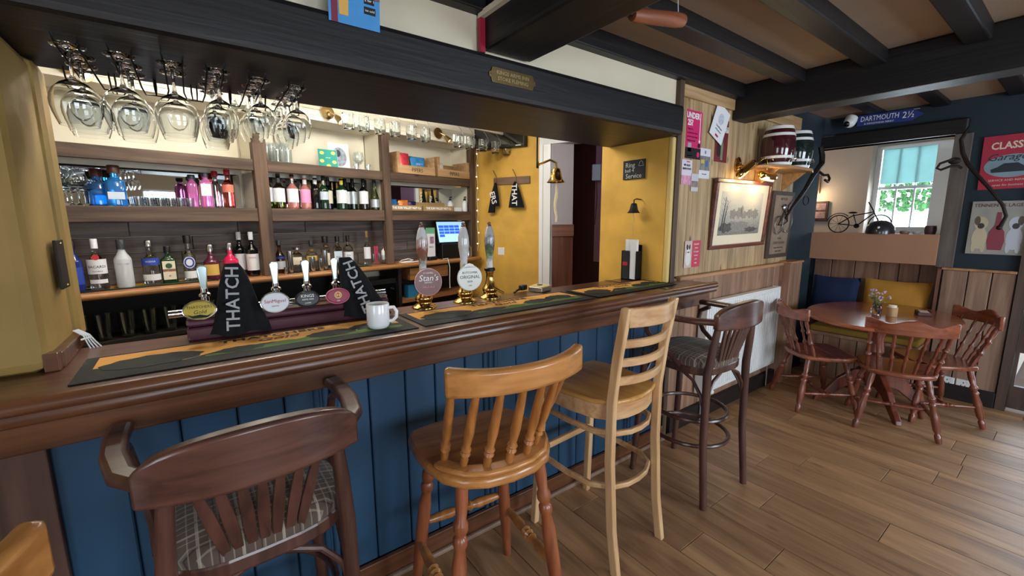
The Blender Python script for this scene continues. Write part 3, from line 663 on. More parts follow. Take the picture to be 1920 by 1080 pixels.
# ================================================================ bottles and glasses on the back bar
def cam_rz(p, f=.75): return math.atan2(-p.x, p.y)*f
def squircle(b, r0, n=3.2, f=1.0):
    for i, (x, y, z) in enumerate(b.v):
        r = math.hypot(x, y)
        if r > r0:
            a = math.atan2(y, x); k = (abs(math.cos(a))**n+abs(math.sin(a))**n)**(-1/n)
            b.v[i] = (x*k*.9, y*k*.9*f, z)
    return b
def bottle_prof(Rr, H, zs, zn, rn, base=.006, neck=None):
    p = [(Rr*.86, 0), (Rr*.98, .004), (Rr, .012), (Rr, zs)]
    for k in (.15, .35, .6, .82, 1):
        a = k; p.append((Rr+(rn-Rr)*(a*a*(3-2*a))**.8, zs+(zn-zs)*a))
    p += [(rn, H-.028), (rn*1.18, H-.026), (rn*1.18, H-.012), (rn, H-.010), (rn, H)]
    return p
GL = dict(clear=glass('bottle_clear', '#e9f1f2'), green=mat('bottle_green', '#16321d', .06, coat=.6), olive=glass('bottle_olive', '#8a9a3c'), dark=mat('bottle_dark', '#0d0f10', .06, coat=.6),
          blue=mat('bottle_blue', '#3a9ef2', .06, trans=.7, coat=.3), pink=mat('bottle_pink', '#ea86cf', .06, trans=.55), rose=mat('bottle_rose', '#ec9a90', .06, trans=.6), frost=mat('bottle_frost', '#d9dee2', .35, trans=.25), purple=mat('bottle_purple', '#5a2238', .15, coat=.5),
          red=mat('bottle_red', '#d51f55', .15, coat=.5), navy=mat('bottle_navy', '#1b2f7a', .12, coat=.5), amber=glass('bottle_amber', '#b06a25'), redtint=glass('bottle_redtint', '#e56f6a'))
LB = dict(w=M['paper'], cream=mat('label_cream', '#e8ddc2', .7), gold=mat('label_gold', '#d9b45c', .5), pink=mat('label_pink', '#e79ac6', .7), blue=mat('label_blue', '#2c46a8', .6), black=M['ink'], red=M['red'], ltblue=mat('label_pale_blue', '#c9d6e6', .6), green=mat('label_green', '#2f5a3a', .6), silver=mat('label_silver', '#b9c0c6', .35, metal=.5), salmon=mat('label_salmon', '#e27f6c', .6))
CP = dict(w=M['whitegloss'], black=M['black'], red=mat('cap_red', '#a61f2c', .4), silver=M['steel'], gold=M['brass'], cork=mat('cork', '#b08a5c', .8), brown=mat('cap_brown', '#4a2a20', .4), pink=mat('cap_pink', '#d0406a', .4), dgrey=mat('cap_grey', '#33343a', .4), yellow=mat('cap_yellow', '#d8b93a', .4))
def bottle(label, s, t, z, Rr, H, g, cap=('black', .03, 1.25), zs=.6, zn=.78, rn=None, labels=(), texts=(), sq=0, group='spirit bottles on the back counter', name='bottle', flat=1.0):
    p = Bw(s, t, z); b = thing(name, label, 'bottle', p, cam_rz(p), group)
    rn = rn or .013
    body = MB().lathe(bottle_prof(Rr, H, zs*H, zn*H, rn), seg=20)
    if sq: squircle(body, rn*1.4, sq, flat)
    body.build('glass_body', GL[g], b, smooth=True, ang=50)
    if cap: MB().lathe([(rn*cap[2], H-cap[1]), (rn*cap[2]*1.02, H+.004), (rn*cap[2]*.9, H+.007)], seg=16).build('cap', CP[cap[0]], b, smooth=True, ang=50)
    for z0, z1, an, m_ in labels:
        if sq: MB().box(-Rr*.72, Rr*.72, -Rr*.935*flat, -Rr*.90*flat, z0*H, z1*H).build('label', LB[m_], b)
        else: MB().lathe([(Rr+.0008, z0*H), (Rr+.0008, z1*H)], seg=16, cap=False, a0=R(-90-an), a1=R(-90+an)).build('label', LB[m_], b, smooth=True)
    for tx, sz, zz, m_ in texts:
        y_ = -(Rr*.94*flat if sq else Rr)-.0014
        text(tx, sz, m_, b, (0, y_, zz*H), FY, bend=0 if sq else Rr, ext=.0002)
    return b
Z1 = 1.10; I, IW, IR = M['ink'], M['inkw'], M['red']
bottle('cobalt blue bottle half hidden by the yellow pier on the back counter', .005, .12, Z1, .036, .285, 'navy', ('black', .04, 1.3), labels=((.15, .5, 70, 'blue'),))
bottle('clear rum bottle with white label and round red badge', .10, .12, Z1, .043, .295, 'clear', ('w', .05, 1.25), .55, .74, labels=((.33, .62, 80, 'w'), (.14, .22, 60, 'w')), texts=(('BACARDI', .021, .47, I), ('Carta Blanca', .009, .385, I)))
_o = MB().lathe([(.0001, 0), (.016, 0)], (0, -.0445, .195), 16, (0, -1, 0), cap=False).build('badge', M['red'], bpy.data.objects['bottle.001'])
bottle('frosted white bottle with silver print between rum and vodka bottles', .215, .11, Z1, .042, .285, 'frost', ('dgrey', .05, 1.3), .6, .82, .016, texts=(('SMIRNOFF', .013, .52, LB['silver']),))
bottle('clear vodka bottle with blue upper band and white lower band', .345, .12, Z1, .043, .275, 'clear', ('silver', .028, 1.3), .58, .72, .014, labels=((.47, .63, 85, 'blue'), (.12, .26, 85, 'w')), texts=(('VODKA', .015, .55, IW),))
bottle('squat green liqueur bottle with red band across its square label', .435, .12, Z1, .045, .235, 'green', ('black', .035, 1.25), .66, .80, .014, labels=((.12, .63, 0, 'cream'), (.34, .41, 0, 'red')), texts=(('35', .012, .22, I),), sq=4, flat=.7)
MB().lathe([(.0001, 0), (.017, 0)], (0, -.0305, .117), 16, (0, -1, 0), cap=False).build('badge', LB['green'], bpy.data.objects['bottle.004'])
bottle('clear slender bottle with oval blue and white label', .548, .13, Z1, .035, .30, 'clear', ('black', .045, 1.5), .55, .72, .014, labels=((.08, .24, 70, 'w'),))
_b = bpy.data.objects['bottle.005']
MB().lathe([(.0001, 0), (.031, 0)], (0, -.0362, .13), 20, (0, -1, 0), cap=False, sy=1.25).build('label', M['paper'], _b); MB().lathe([(.018, 0), (.027, 0)], (0, -.0366, .13), 20, (0, -1, 0), cap=False, sy=1.25).build('label_ring', LB['blue'], _b)
bottle('dark purple round bottle with gold label', .668, .12, Z1, .046, .235, 'purple', ('silver', .04, 1.25), .52, .72, .015, labels=((.14, .46, 62, 'gold'),))
bottle('bright pink bottle lettered in white beside the draped towel', .785, .12, Z1, .048, .24, 'red', ('silver', .04, 1.25), .52, .72, .015, texts=(('SOUR', .022, .34, IW), ('apple', .01, .22, IW)))
bottle('tall dark bottle with white label and white cap nearest the timber post', .925, .115, Z1, .040, .315, 'dark', ('w', .05, 1.2), .6, .76, labels=((.14, .52, 75, 'w'),), texts=(('PIMMS', .017, .43, IR),))
bottle('tall dark bottle with white cap, tucked behind its twin', .872, .20, Z1, .036, .315, 'dark', ('w', .05, 1.2), .6, .76, labels=((.14, .52, 75, 'w'),))
bottle('small dark rum bottle with two white labels right of the timber post', 1.125, .15, Z1, .036, .245, 'amber', ('dgrey', .03, 1.3), .5, .75, labels=((.13, .38, 75, 'w'), (.46, .52, 75, 'blue')))
bottle('square clear decanter bottle with flat square stopper', 1.262, .17, Z1, .045, .185, 'clear', ('silver', .012, 2.2), .72, .84, .015, labels=((.3, .62, 0, 'cream'),), sq=4)
bottle('clear whisky bottle with gold label between the steel measures', 1.38, .17, Z1, .042, .235, 'clear', ('dgrey', .035, 1.3), .55, .74, labels=((.32, .5, 70, 'gold'),))
bottle('square whiskey bottle with cream honey coloured label', 1.492, .16, Z1, .042, .265, 'clear', ('black', .045, 1.5), .62, .74, .015, labels=((.12, .5, 0, 'cream'),), sq=4)
bottle('square whiskey bottle with black and white label', 1.60, .16, Z1, .043, .26, 'clear', ('black', .04, 1.3), .62, .74, .014, labels=((.12, .55, 0, 'ltblue'),), texts=(('Nº7', .02, .36, I),), sq=4)
bottle('clear spirit bottle with bold white and black label and black cap', 1.695, .16, Z1, .041, .265, 'clear', ('black', .045, 1.2), .6, .76, labels=((.12, .5, 75, 'w'),), texts=(('GIN', .02, .38, I),))
bottle('thin clear bottle with wooden stopper and white label', 1.865, .14, Z1, .030, .30, 'clear', ('cork', .05, 1.0), .5, .72, .011, labels=((.2, .55, 70, 'w'),))
def lathe_thing(name, label, cat, pos, prof, m, group=None, seg=18, rz=0):
    o = MB().lathe(prof, seg=seg).build(name, m, None, pos, (0, 0, rz), smooth=True, ang=45); return tag(o, label, cat, group)
for i, (s_, t_, h, r_, d) in enumerate(((1.165, .06, .17, .021, 'tall steel jigger left of the square decanter'), (1.262, .055, .09, .025, 'short steel measure in front of the square decanter'), (1.33, .055, .115, .022, 'medium steel measure in front of the whisky bottle'), (1.44, .07, .16, .023, 'tall steel measure beside the honey label bottle'), (1.125, .05, .05, .014, 'tiny steel thimble measure by the timber post'), (1.395, .05, .10, .022, 'steel measure standing between two taller ones'))):
    lathe_thing('steel_measure', d, 'measure', Bw(s_, t_, Z1), [(r_*.92, 0), (r_, .004), (r_*1.02, h), (r_*.9, h), (r_*.88, .01), (.0001, .008)], M['steel'], 'steel measures on the back counter')
tumbler = [(.028, 0), (.030, .003), (.034, .10), (.032, .10), (.028, .01), (.0001, .008)]
g_ = lathe_thing('glass_tumbler', 'glass tumbler holding pink straws on the back counter', 'glass', Bw(1.93, .10, Z1), tumbler, M['thin'])
st = MB()
for i in range(7): a = i*.9; st.tube([(.01*math.cos(a), .01*math.sin(a), .012), (.016*math.cos(a), .016*math.sin(a), .17)], .003, 6)
ob = st.build('drinking_straws', CP['pink'], None, Bw(1.93, .10, Z1)); tag(ob, 'bunch of pink straws standing in a tumbler', 'straws')
jg = thing('ice_scoop', 'white plastic ice scoop standing in a glass bowl', 'scoop', Bw(2.03, .11, Z1), BA)
MB().lathe([(.034, .04), (.037, .07), (.037, .12), (.02, .14), (.012, .15), (.01, .22), (.012, .235)], seg=16).build('scoop_body', M['whitegloss'], jg, smooth=True)
lathe_thing('glass_bowl', 'small round glass bowl under the white scoop', 'bowl', Bw(2.03, .11, Z1), [(.03, 0), (.05, .02), (.054, .05), (.045, .085), (.043, .085), (.051, .05), (.047, .022), (.0001, .005)], M['thin'])
# mats on the back counter
def bar_mat(label, pos, rz, Lx, Wy, words, group='beer mats runners', full=True):
    t = thing('bar_runner', label, 'bar mat', pos, rz, group); k = random.random()
    MB().box(0, Lx, 0, Wy, 0, .003).build('rubber_base', mat('runner_black', '#101512', .8), t)
    og = mat('runner_orange', '#e0a24c', .8, noise=.08); gn = mat('runner_green', '#4b6a2c', .8, noise=.25, nscale=25); dk = mat('runner_trees', '#16201a', .8, noise=.35, nscale=40); yl = mat('runner_line', '#c5b052', .8)
    z = .003; e = .03
    T = lambda z_: Matrix.Translation((0, 0, z_))
    top = [(e, Wy*.44), (e+.05, Wy*.40)]
    n = 24
    low = [(e+(Lx-2*e)*i/n, Wy*(.42+.16*math.sin(i*.55+k*3)*(.4+.6*math.sin(i*.31)**2))) for i in range(n+1)]
    MB().prism([(e, Wy-.015), (Lx-e, Wy-.015)]+low[::-1], .0005, T(z)).build('print_sky', og, t)
    hill = [(Lx*.30+(Lx*.66)*i/n, Wy*(.32+.17*math.sin(math.pi*i/n)*(.8+.2*math.sin(i*1.7)))) for i in range(n+1)]
    MB().prism([(Lx*.30, Wy*.26)]+hill+[(Lx*.96, Wy*.22)], .0007, T(z)).build('print_hill', gn, t)
    for cx, cy, rx, ry in ((.17, .47, .125, .24), (.40, .38, .07, .12), (.70, .46, .09, .17), (.86, .55, .085, .17)):
        pts = [(cx*Lx+rx*Lx*math.cos(a)*(1+.05*math.sin(9*a)), cy*Wy+ry*Wy*math.sin(a)*(1+.07*math.cos(11*a))) for a in [2*math.pi*i/36 for i in range(36)]]
        MB().prism(pts, .001, T(z)).build('print_tree', dk, t)
    if full:
        text('THATCHERS', Wy*.17, M['ink'], t, (Lx*.52, Wy*.83, z+.0009), (0, 0, 0), spacing=1.1, sx=1.25, ext=.0003, bold=.0016)
        text('Gold', Wy*.19, mat('ink_brown', '#5a3412', .7), t, (Lx*.52, Wy*.64, z+.0009), (0, 0, 0), shear=.25, sx=1.3, ext=.0003, bold=.001)
    return t
bar_mat('printed bar runner with orchard scene at the left end of the counter', (-.295, 1.485, 1.091), R(.5), .95, .262, 1)
bar_mat('printed bar runner with orchard scene in front of the hand pumps', (.685, 1.50, 1.091), R(.5), .97, .262, 1)
bar_mat('printed bar runner with orchard scene at the right end of the counter', (1.68, 1.51, 1.0935), R(1), .73, .25, 1)
for s_, L_, d in ((-.1, .78, 'left'), (1.12, .72, 'middle')):
    p = Bw(s_, .03, 1.1005); bar_mat('printed runner under the bottles at the %s of the back counter' % d, p, BA, L_, .22, 0, full=False)

# middle shelf
Z2 = 1.589
G2 = 'gin bottles on the middle shelf'
bottle('blue gin bottle with pale band and brown stopper, in front of its twin', .235, .14, Z2, .052, .235, 'blue', ('brown', .04, 1.5), .62, .74, .019, labels=((.18, .36, 0, 'ltblue'),), sq=3.4, group=G2)
bottle('blue gin bottle half hidden behind the other blue bottle', .165, .22, Z2, .048, .215, 'blue', ('brown', .04, 1.5), .62, .74, .019, sq=3.4, group=G2)
bottle('pale pink square gin bottle at the left of the pink pair', .622, .17, Z2, .033, .21, 'pink', ('dgrey', .02, 1.5), .74, .86, .014, sq=4, group=G2)
bottle('pink square gin bottle with white label at the right of the pink pair', .69, .13, Z2, .039, .225, 'pink', ('dgrey', .02, 1.5), .74, .86, .014, labels=((.35, .7, 0, 'w'),), sq=4, group=G2)
bottle('clear gin bottle with red cap on the middle shelf', .757, .17, Z2, .032, .245, 'clear', ('red', .03, 1.4), .62, .78, group=G2)
bottle('clear bottle with bright red cap and berry red base', .82, .13, Z2, .036, .258, 'redtint', ('red', .03, 1.4), .62, .78, labels=((.42, .62, 65, 'salmon'),), group=G2)
def wine(label, s, t, g, lab, cap, H=.262, Rr=.036, z0=.2, z1=.6, slope=.6):
    bottle(label, s, t, Z2, Rr, H, g, (cap, .06, 1.12), slope, .78, .0135, labels=((z0, z1, 72, lab),) if lab else (), group='wine bottles on the middle shelf', name='wine_bottle')
wine('green white wine bottle peeping out beside the timber post', 1.082, .15, 'olive', 'w', 'silver')
wine('olive green wine bottle with large white label', 1.15, .12, 'olive', 'w', 'dgrey', .255, .041)
wine('pink rose bottle with white patterned label', 1.25, .12, 'rose', 'w', 'silver', .255, .041)
wine('rose bottle with pink label', 1.35, .13, 'rose', 'pink', 'w', .255, .039)
wine('black wine bottle with white neck foil and no label showing', 1.437, .14, 'dark', None, 'w')
wine('dark green wine bottle with small oval label', 1.50, .13, 'green', 'ltblue', 'silver', z0=.3, z1=.55)
wine('dark wine bottle second left of the yellow capped one', 1.565, .19, 'dark', 'cream', 'dgrey')
wine('green wine bottle with yellow cap and big white label', 1.645, .115, 'green', 'w', 'yellow', .268, .043)
wine('slim black wine bottle right of the yellow capped one', 1.72, .19, 'dark', 'w', 'black')
wine('black wine bottle with silver grey label', 1.775, .17, 'dark', 'silver', 'black')
wine('black wine bottle with tall white label', 1.85, .12, 'dark', 'w', 'black', .27, .039)
wine('dark slope shouldered wine bottle behind the pale green one', 1.912, .20, 'dark', None, 'black', slope=.4)
wine('pale green slope shouldered wine bottle with grey label at the shelf end', 1.958, .12, 'olive', 'silver', 'dgrey', .268, .038, slope=.38, z0=.1, z1=.36)
# stemware on the middle shelf
def goblet_prof(Hh, rb, rf, bowl):   # upright, double walled
    zb = Hh-bowl; o_ = [(rf, 0), (rf*.98, .0025), (rf*.4, .006), (.0042, .016), (.0036, zb*.6), (.0048, zb-.006)]
    n = 8
    prf = (.10, .52, .80, .95, 1.0, .99, .93, .84, .74); cup = [(.003+(rb-.003)*prf[k], zb+bowl*(k/n if k else .02)) for k in range(n+1)]
    inn = [(max(.0001, r-.0016), z+(.0022 if i == 0 else 0)) for i, (r, z) in enumerate(cup)][::-1]
    inn[-1] = (.0001, cup[0][1]+.004)
    return [(.0001, 0)]+o_+cup+inn
gp = MB().lathe(goblet_prof(.175, .052, .036, .085), seg=24).mesh('stem_glass', M['clear'], True, 50)
for i, (s_, t_) in enumerate(((-.02, .12), (.045, .18), (.07, .10), (.125, .2))):
    o = link('stem_glass', gp, None, Bw(s_, t_, Z2)); tag(o, ('round gin goblet hard against the yellow pier', 'round gin goblet second from the pier, set back', 'round gin goblet third from the pier, in front', 'round gin goblet just left of the blue bottles')[i], 'glass', 'gin goblets on the middle shelf')
tm = MB().lathe([(.0001, 0), (.021, 0), (.022, .004), (.025, .062), (.0235, .062), (.0205, .008), (.0001, .007)], seg=14).mesh('shot_glass', M['thin'], True, 45)
for r_ in range(3):
    for i in range(6):
        o = link('shot_glass', tm, None, Bw(.325+i*.052, .10+r_*.058, Z2)); tag(o, '%s shot glass in the %s row of small glasses on the middle shelf' % (('first', 'second', 'third', 'fourth', 'fifth', 'last')[i], ('front', 'second', 'rear')[r_]), 'glass', 'rows of shot glasses')
# nut boxes, packets and dispensers on the right of the middle shelf
kraft = mat('kraft_card', '#a78a5c', .8)
for s0, s1, d in ((2.10, 2.45, 'left'), (2.465, 2.86, 'right')):
    t = thing('snack_box', 'low brown card snack box with white lettering, the %s one of two' % d, 'box', Bw(s0, .085, Z2), BA, 'nut boxes'); L_ = s1-s0
    bx = MB().box(0, L_, 0, .003, 0, .052).box(0, L_, .147, .15, 0, .09).box(0, .003, 0, .15, 0, .052).box(L_-.003, L_, 0, .15, 0, .052).box(0, L_, 0, .15, 0, .003); bx.build('carton', kraft, t)
    text('THE SUN VALLEY NUT Co', .031, M['inkw'], t, (L_/2, -.0008, .026), FY, bold=.0012, sx=.9)
pk = MB()
def packet(label, pos, rz, w, h, m, tilt=12, group='snack packets', txt=None):
    b = MB(); n = 8; kk = 6
    for sd in (-1, 1):
        for i in range(n+1):
            for j in range(kk+1):
                u, v = i/n*2-1, j/kk*2-1; th = .02*max(0, (1-abs(u)**2.5)*(1-abs(v)**6))**.6*(1+.25*math.sin(5*u+7*v))
                b.v.append((u*w/2*(1-.04*math.cos(v*3)), sd*th, (v+1)*h/2))
    o_ = (n+1)*(kk+1)
    for i in range(n):
        for j in range(kk):
            q = i*(kk+1)+j; b.f.append((q, q+kk+1, q+kk+2, q+1)); b.f.append((o_+q, o_+q+1, o_+q+kk+2, o_+q+kk+1))
    t = thing('snack_packet', label, 'packet', pos, rz, group, rot=(R(-tilt), 0, rz))
    b.build('foil_bag', m, t, smooth=True, ang=70)
    if txt: text(txt, h*.2, M['inkw'], t, (0, -.021, h*.55), FY)
    return t
packet('blue snack packet in the left nut box', Bw(2.17, .16, Z2+.006), BA, .11, .105, mat('foil_blue', '#2f78c8', .25, metal=.3, noise=.3, nscale=30))
packet('orange and white snack packet in the left nut box', Bw(2.29, .15, Z2+.006), BA, .11, .10, mat('foil_orange', '#e07a3c', .3, metal=.2, noise=.4, nscale=26))
packet('dark purple snack packet in the left nut box', Bw(2.40, .16, Z2+.006), BA, .09, .09, mat('foil_purple', '#2c2350', .3, metal=.3, noise=.4, nscale=26))
for s_, t_, d in ((2.93, .22, 'left'), (3.03, .10, 'right')):
    t = thing('pump_dispenser', 'white pump dispenser bottle with black nozzle, %s of two' % d, 'dispenser', Bw(s_, t_, Z2), BA, 'soap dispensers')
    MB().lathe([(.028, 0), (.03, .004), (.03, .085), (.022, .105), (.012, .112), (.012, .12)], seg=16).build('bottle_body', M['whitegloss'], t, smooth=True)
    MB().lathe([(.013, .118), (.013, .135), (.005, .137), (.005, .155)], seg=12).tube([(0, 0, .155), (0, -.028, .153)], .005, 8).build('pump_nozzle', M['black'], t, smooth=True)
lp = tag(MB().box(-.04, .04, -.03, .03, 0, .04).build('tea_tin', M['paper'], None, Bw(2.92, .10, Z2), (0, 0, BA), bevel=.003), 'small white tin beside the right pump dispenser', 'tin')
# top shelf
Z3 = 1.929
hp = MB().lathe([(.0001, 0), (.027, 0), (.029, .004), (.034, .145), (.0325, .145), (.027, .012), (.0001, .011)], seg=16).mesh('highball_glass', M['thin'], True, 45)
for i in range(6):
    o = link('highball_glass', hp, None, Bw(1.095+(i % 3)*.075, .14+(i//3)*.085, Z3)); tag(o, 'tall highball glass on the top shelf, %s of the %s row' % (('first', 'middle', 'last')[i % 3], ('front', 'rear')[i//3]), 'glass', 'highball glasses on the top shelf')
def card(name, label, p, rz, w, h, m, tilt=8, th=.003):
    t = thing(name, label, 'card', p, rz, None, rot=(R(-tilt), 0, rz)); MB().box(-w/2, w/2, 0, th, 0, h).build('board', m, t, bevel=.0008); return t
c1 = card('greeting_card', 'teal card printed with yellow lemons on the top shelf', Bw(1.555, .12, Z3+.001), BA*.3, .15, .145, mat('card_teal', '#1f9a8c', .6))
MB().box(-.077, .077, .003, .004, -.001, .147).build('card_border', M['paper'], c1)
for cx, cz in ((-.045, .115), (.045, .118), (-.05, .05), (.048, .045), (0, .012)):
    MB().prism(ell(cx, cz, .018, .014, 14), .0008, Matrix.Rotation(R(90), 4, 'X')).build('lemon_print', mat('lemon_print', '#f0d673', .7), c1); 
text('refresh', .013, M['inkw'], c1, (0, -.001, .078), FY)
c2 = card('gin_sign', 'white rounded sign with a grey round picture behind the lemon card', Bw(1.675, .16, Z3+.001), BA*.3, .17, .215, M['paper'])
MB().prism(ell(0, .1, .06, .08, 28), .0008, Matrix.Rotation(R(90), 4, 'X')).build('picture_print', mat('print_bluegrey', '#9aa3b4', .7, noise=.5, nscale=40), c2)
MB().prism(ell(-.012, .13, .026, .03, 20), .0014, Matrix.Rotation(R(90), 4, 'X')).build('dark_print', mat('print_dark', '#3c4250', .7), c2)
gb = MB().lathe([(.0001, 0), (.035, 0), (.034, .003), (.005, .008), (.004, .05), (.02, .055), (.047, .085), (.05, .11), (.038, .155), (.0365, .155), (.0485, .11), (.045, .086), (.0001, .06)], seg=24).mesh('stem_glass', M['thin'], True, 50)
o = link('stem_glass', gb, None, Bw(1.84, .15, Z3)); tag(o, 'large balloon glass beside the white sign on the top shelf', 'glass')
for i, s_ in enumerate((1.79, 1.90)):
    o = MB().lathe([(.0001, 0), (.026, 0), (.03, .05), (.0285, .05), (.024, .006), (.0001, .006)], seg=16).build('shot_glass', M['thin'], None, Bw(s_, .11, Z3), smooth=True); tag(o, 'short tumbler %s of the balloon glass on the top shelf' % ('left', 'right')[i], 'glass')
# crisp crates
cw = wood('crate_pine', '#c9a578', '#a27d52', 'X', .9, .6)
for s0, d in ((2.16, 'left'), (2.625, 'right')):
    t = thing('wooden_crate', 'small pine crisp crate on the top shelf, the %s one' % d, 'crate', Bw(s0, .035, Z3), BA, 'crisp crates'); L_ = .43
    MB().box(0, L_, 0, .01, .0, .075).build('front_slat', cw, t, bevel=.002); MB().box(0, L_, .23, .24, .0, .15).build('back_slat', cw, t, bevel=.002)
    for x_ in (0, .19, L_-.03): MB().box(x_, x_+.03, .005, .235, .0, .17 if x_ else .19).build('end_board', cw, t, bevel=.002) if x_ != .19 else None
    MB().box(0, L_, .01, .23, 0, .008).build('crate_floor', cw, t)
    text('·PIPERS·', .05, mat('stencil_black', '#26201c', .8), t, (L_/2, -.001, .036), FY, sx=.9)
packet('red and white crisp packet in the left crate', Bw(2.29, .10, Z3+.012), BA, .12, .19, mat('foil_red', '#d64050', .3, metal=.2, noise=.4, nscale=22))
packet('bright blue crisp packet in the left crate', Bw(2.44, .09, Z3+.012), BA, .17, .165, mat('foil_sky', '#3d94d8', .3, metal=.2, noise=.35, nscale=22), txt='crisps')
packet('green crisp packet behind the blue one in the left crate', Bw(2.37, .16, Z3+.012), BA, .13, .18, mat('foil_green', '#3c9a58', .3, metal=.2, noise=.3, nscale=22))
packet('white crisp packet standing in the right crate', Bw(2.73, .11, Z3+.012), BA, .08, .14, mat('foil_white', '#e6e2da', .35, metal=.1, noise=.3, nscale=22))
# dark glasses under the back counter
pg = MB().lathe([(.0001, 0), (.03, 0), (.033, .01), (.043, .16), (.041, .16), (.031, .015), (.0001, .013)], seg=18).mesh('pint_glass', thin_glass('pint_glass_dim', (.8, .86, .84), .03, .55), True, 45)
for i in range(8):
    o = link('pint_glass', pg, None, Bw(-.02+i*.105, .08, .80)); tag(o, '%s straight pint glass from the left on the dark shelf below the back counter' % ('first', 'second', 'third', 'fourth', 'fifth', 'sixth', 'seventh', 'eighth')[i], 'glass', 'pint glasses under the back counter')
# fridge and oddments under the counter
fr = thing('bottle_fridge', 'black under counter fridge behind the draped towel', 'fridge', Bw(1.62, .03, 0), BA)
MB().box(0, .46, 0, .26, .02, .97).build('cabinet', M['black'], fr, bevel=.006); MB().box(.01, .45, -.02, 0, .06, .93).build('fridge_door', mat('black_glass', '#0a0c0e', .05, coat=.5), fr, bevel=.004); MB().lathe([(.008, 0), (.008, .02)], (.40, -.02, .88), 10, (0, -1, 0)).build('lock', M['steel'], fr)
o = MB().box(-.055, .055, -.04, .04, 0, .125).build('card_box', mat('cyan_card', '#2a86b8', .6), None, Bw(2.30, .12, .75), (0, 0, BA), bevel=.002); tag(o, 'small blue carton on the low shelf behind the left hand pump', 'box')
bx_ = struct(MB().box(2.13, 3.1, .02, .30, .72, .75).build('trim_low_shelf', M['orangetop'], None, S0, (0, 0, BA)))
# till
tl = thing('till', 'black touch screen till with a blue display on the back counter', 'till', Bw(2.85, .14, Z1), BA-R(6))
MB().box(-.17, .17, -.09, .1, 0, .155).build('till_base', M['black'], tl, bevel=.01)
Ms = Matrix.Translation((0, -.03, .27)) @ Matrix.Rotation(R(-14), 4, 'X')
scn = MB().obox((0, 0, 0), (.39, .022, .245)).xf(Ms).build('screen_case', M['black'], tl, bevel=.004)
MB().obox((0, -.0125, .004), (.365, .002, .215)).xf(Ms).build('display', mat('screen_blue', '#9cc6ee', .3, emit=.75), scn)
bt = mat('screen_button', '#2359d8', .3, emit=.7)
for r_ in range(4):
    for c_ in range(4 if r_ < 3 else 1): MB().obox((-.135+c_*.066, -.0142, .06-r_*.032), (.061, .001, .026)).xf(Ms).build('screen_button', bt, scn)
MB().box(-.05, .05, -.02, .02, .155, .20).build('till_neck', M['black'], tl, bevel=.005)
ch = thing('card_holder', 'white menu card in a black stand left of the till', 'menu', Bw(2.55, .09, Z1), BA)
MB().box(-.05, .05, -.035, .035, 0, .035).build('stand', M['black'], ch, bevel=.01); MB().obox((0, 0, .15), (.10, .004, .23)).build('menu_card', M['paper'], ch); MB().obox((.0, .006, .275), (.115, .003, .1)).build('green_card', mat('card_green', '#6fb087', .6), ch)
text('MENU', .022, M['ink'], ch, (0, -.003, .13), FY)
MB().obox((.01, -.0028, .20), (.05, .001, .07)).build('card_photo', mat('card_photo', '#9a7f93', .6, noise=.5, nscale=60), ch)
cbm = M['whitegloss']
o = MB().tube([(.0, 0, .005), (.05, -.03, .012), (.1, .0, .02), (.07, .04, .03), (.0, .03, .02), (-.04, .0, .008), (.0, -.04, .006), (.09, -.05, .006), (.16, -.02, .008)], .005, 8).build('coiled_cable', cbm, None, Bw(2.20, .08, Z1), smooth=True); tag(o, 'tangle of white cable and plug on the back counter', 'cable')
o = MB().tube([(0, 0, 0), (.04, -.03, .01), (.05, -.05, -.08), (.045, -.05, -.2), (.05, -.04, -.3)], .004, 6).build('phone_lead', cbm, None, Bw(2.64, .02, 1.105), smooth=True); tag(o, 'thin white lead hanging over the edge of the back counter', 'cable')
kt = thing('kettle_jug', 'steel jug with black handle at the end of the back counter', 'jug', Bw(3.06, .10, Z1), 0)
MB().lathe([(.055, 0), (.06, .005), (.06, .10), (.045, .13), (.02, .145), (.0001, .15)], seg=18).build('jug_body', M['steel'], kt, smooth=True); MB().tube([(.055, 0, .11), (.095, 0, .11), (.1, 0, .06), (.058, 0, .03)], .008, 8).build('handle', M['black'], kt, smooth=True)
# string of little lights down the post
sl = thing('string_lights', 'string of tiny warm bulbs hanging down beside the end post', 'lights', Bw(3.155, .03, 0), BA)
MB().tube([(.01*math.sin(i*2.1), 0, 2.26-i*.1) for i in range(12)], .0022, 6).build('wire', M['white'], sl, smooth=True)
for i in range(9): MB().ball((.012*math.sin(i*2.1), -.004, 2.2-i*.12), .007, 8, 5).build('bulb', mat('warm_bulb', '#fff0cf', .4, emit=2.5), sl, smooth=True)
# spot lamps on the cornice
for s_, d in ((1.52, 'left'), (2.62, 'right'), (.1, 'far left')):
    p = Bw(s_, .015, 2.335); t = thing('spot_lamp', 'brass spot lamp on the cream cornice, %s one' % d, 'lamp', p, BA, 'cornice spot lamps')
    MB().lathe([(.05, 0), (.052, .006), (.03, .012), (.012, .016)], (0, 0, 0), 18, (0, -1, 0)).build('back_plate', M['brassold'], t, smooth=True)
    MB().tube([(0, -.012, 0), (0, -.05, -.01), (.03, -.07, -.03)], .007, 8).build('arm', M['brassold'], t, smooth=True)
    MB().lathe([(.012, 0), (.02, .02), (.032, .07), (.03, .07), (.018, .02), (.0001, .005)], (.03, -.07, -.03), 16, (.4, -.6, -.8)).build('shade', M['brassold'], t, smooth=True)
    MB().lathe([(.0001, .045), (.026, .055)], (.03, -.07, -.03), 14, (.4, -.6, -.8), cap=False).build('bulb', mat('lamp_glow', '#fff3dc', .4, emit=9), t)
    q = Bw(s_+.03, -.15, 2.27); spot('spot_lamp_light', q, (q.x+.2, q.y-.9, 1.0), 5, (1, .93, .82), 110)
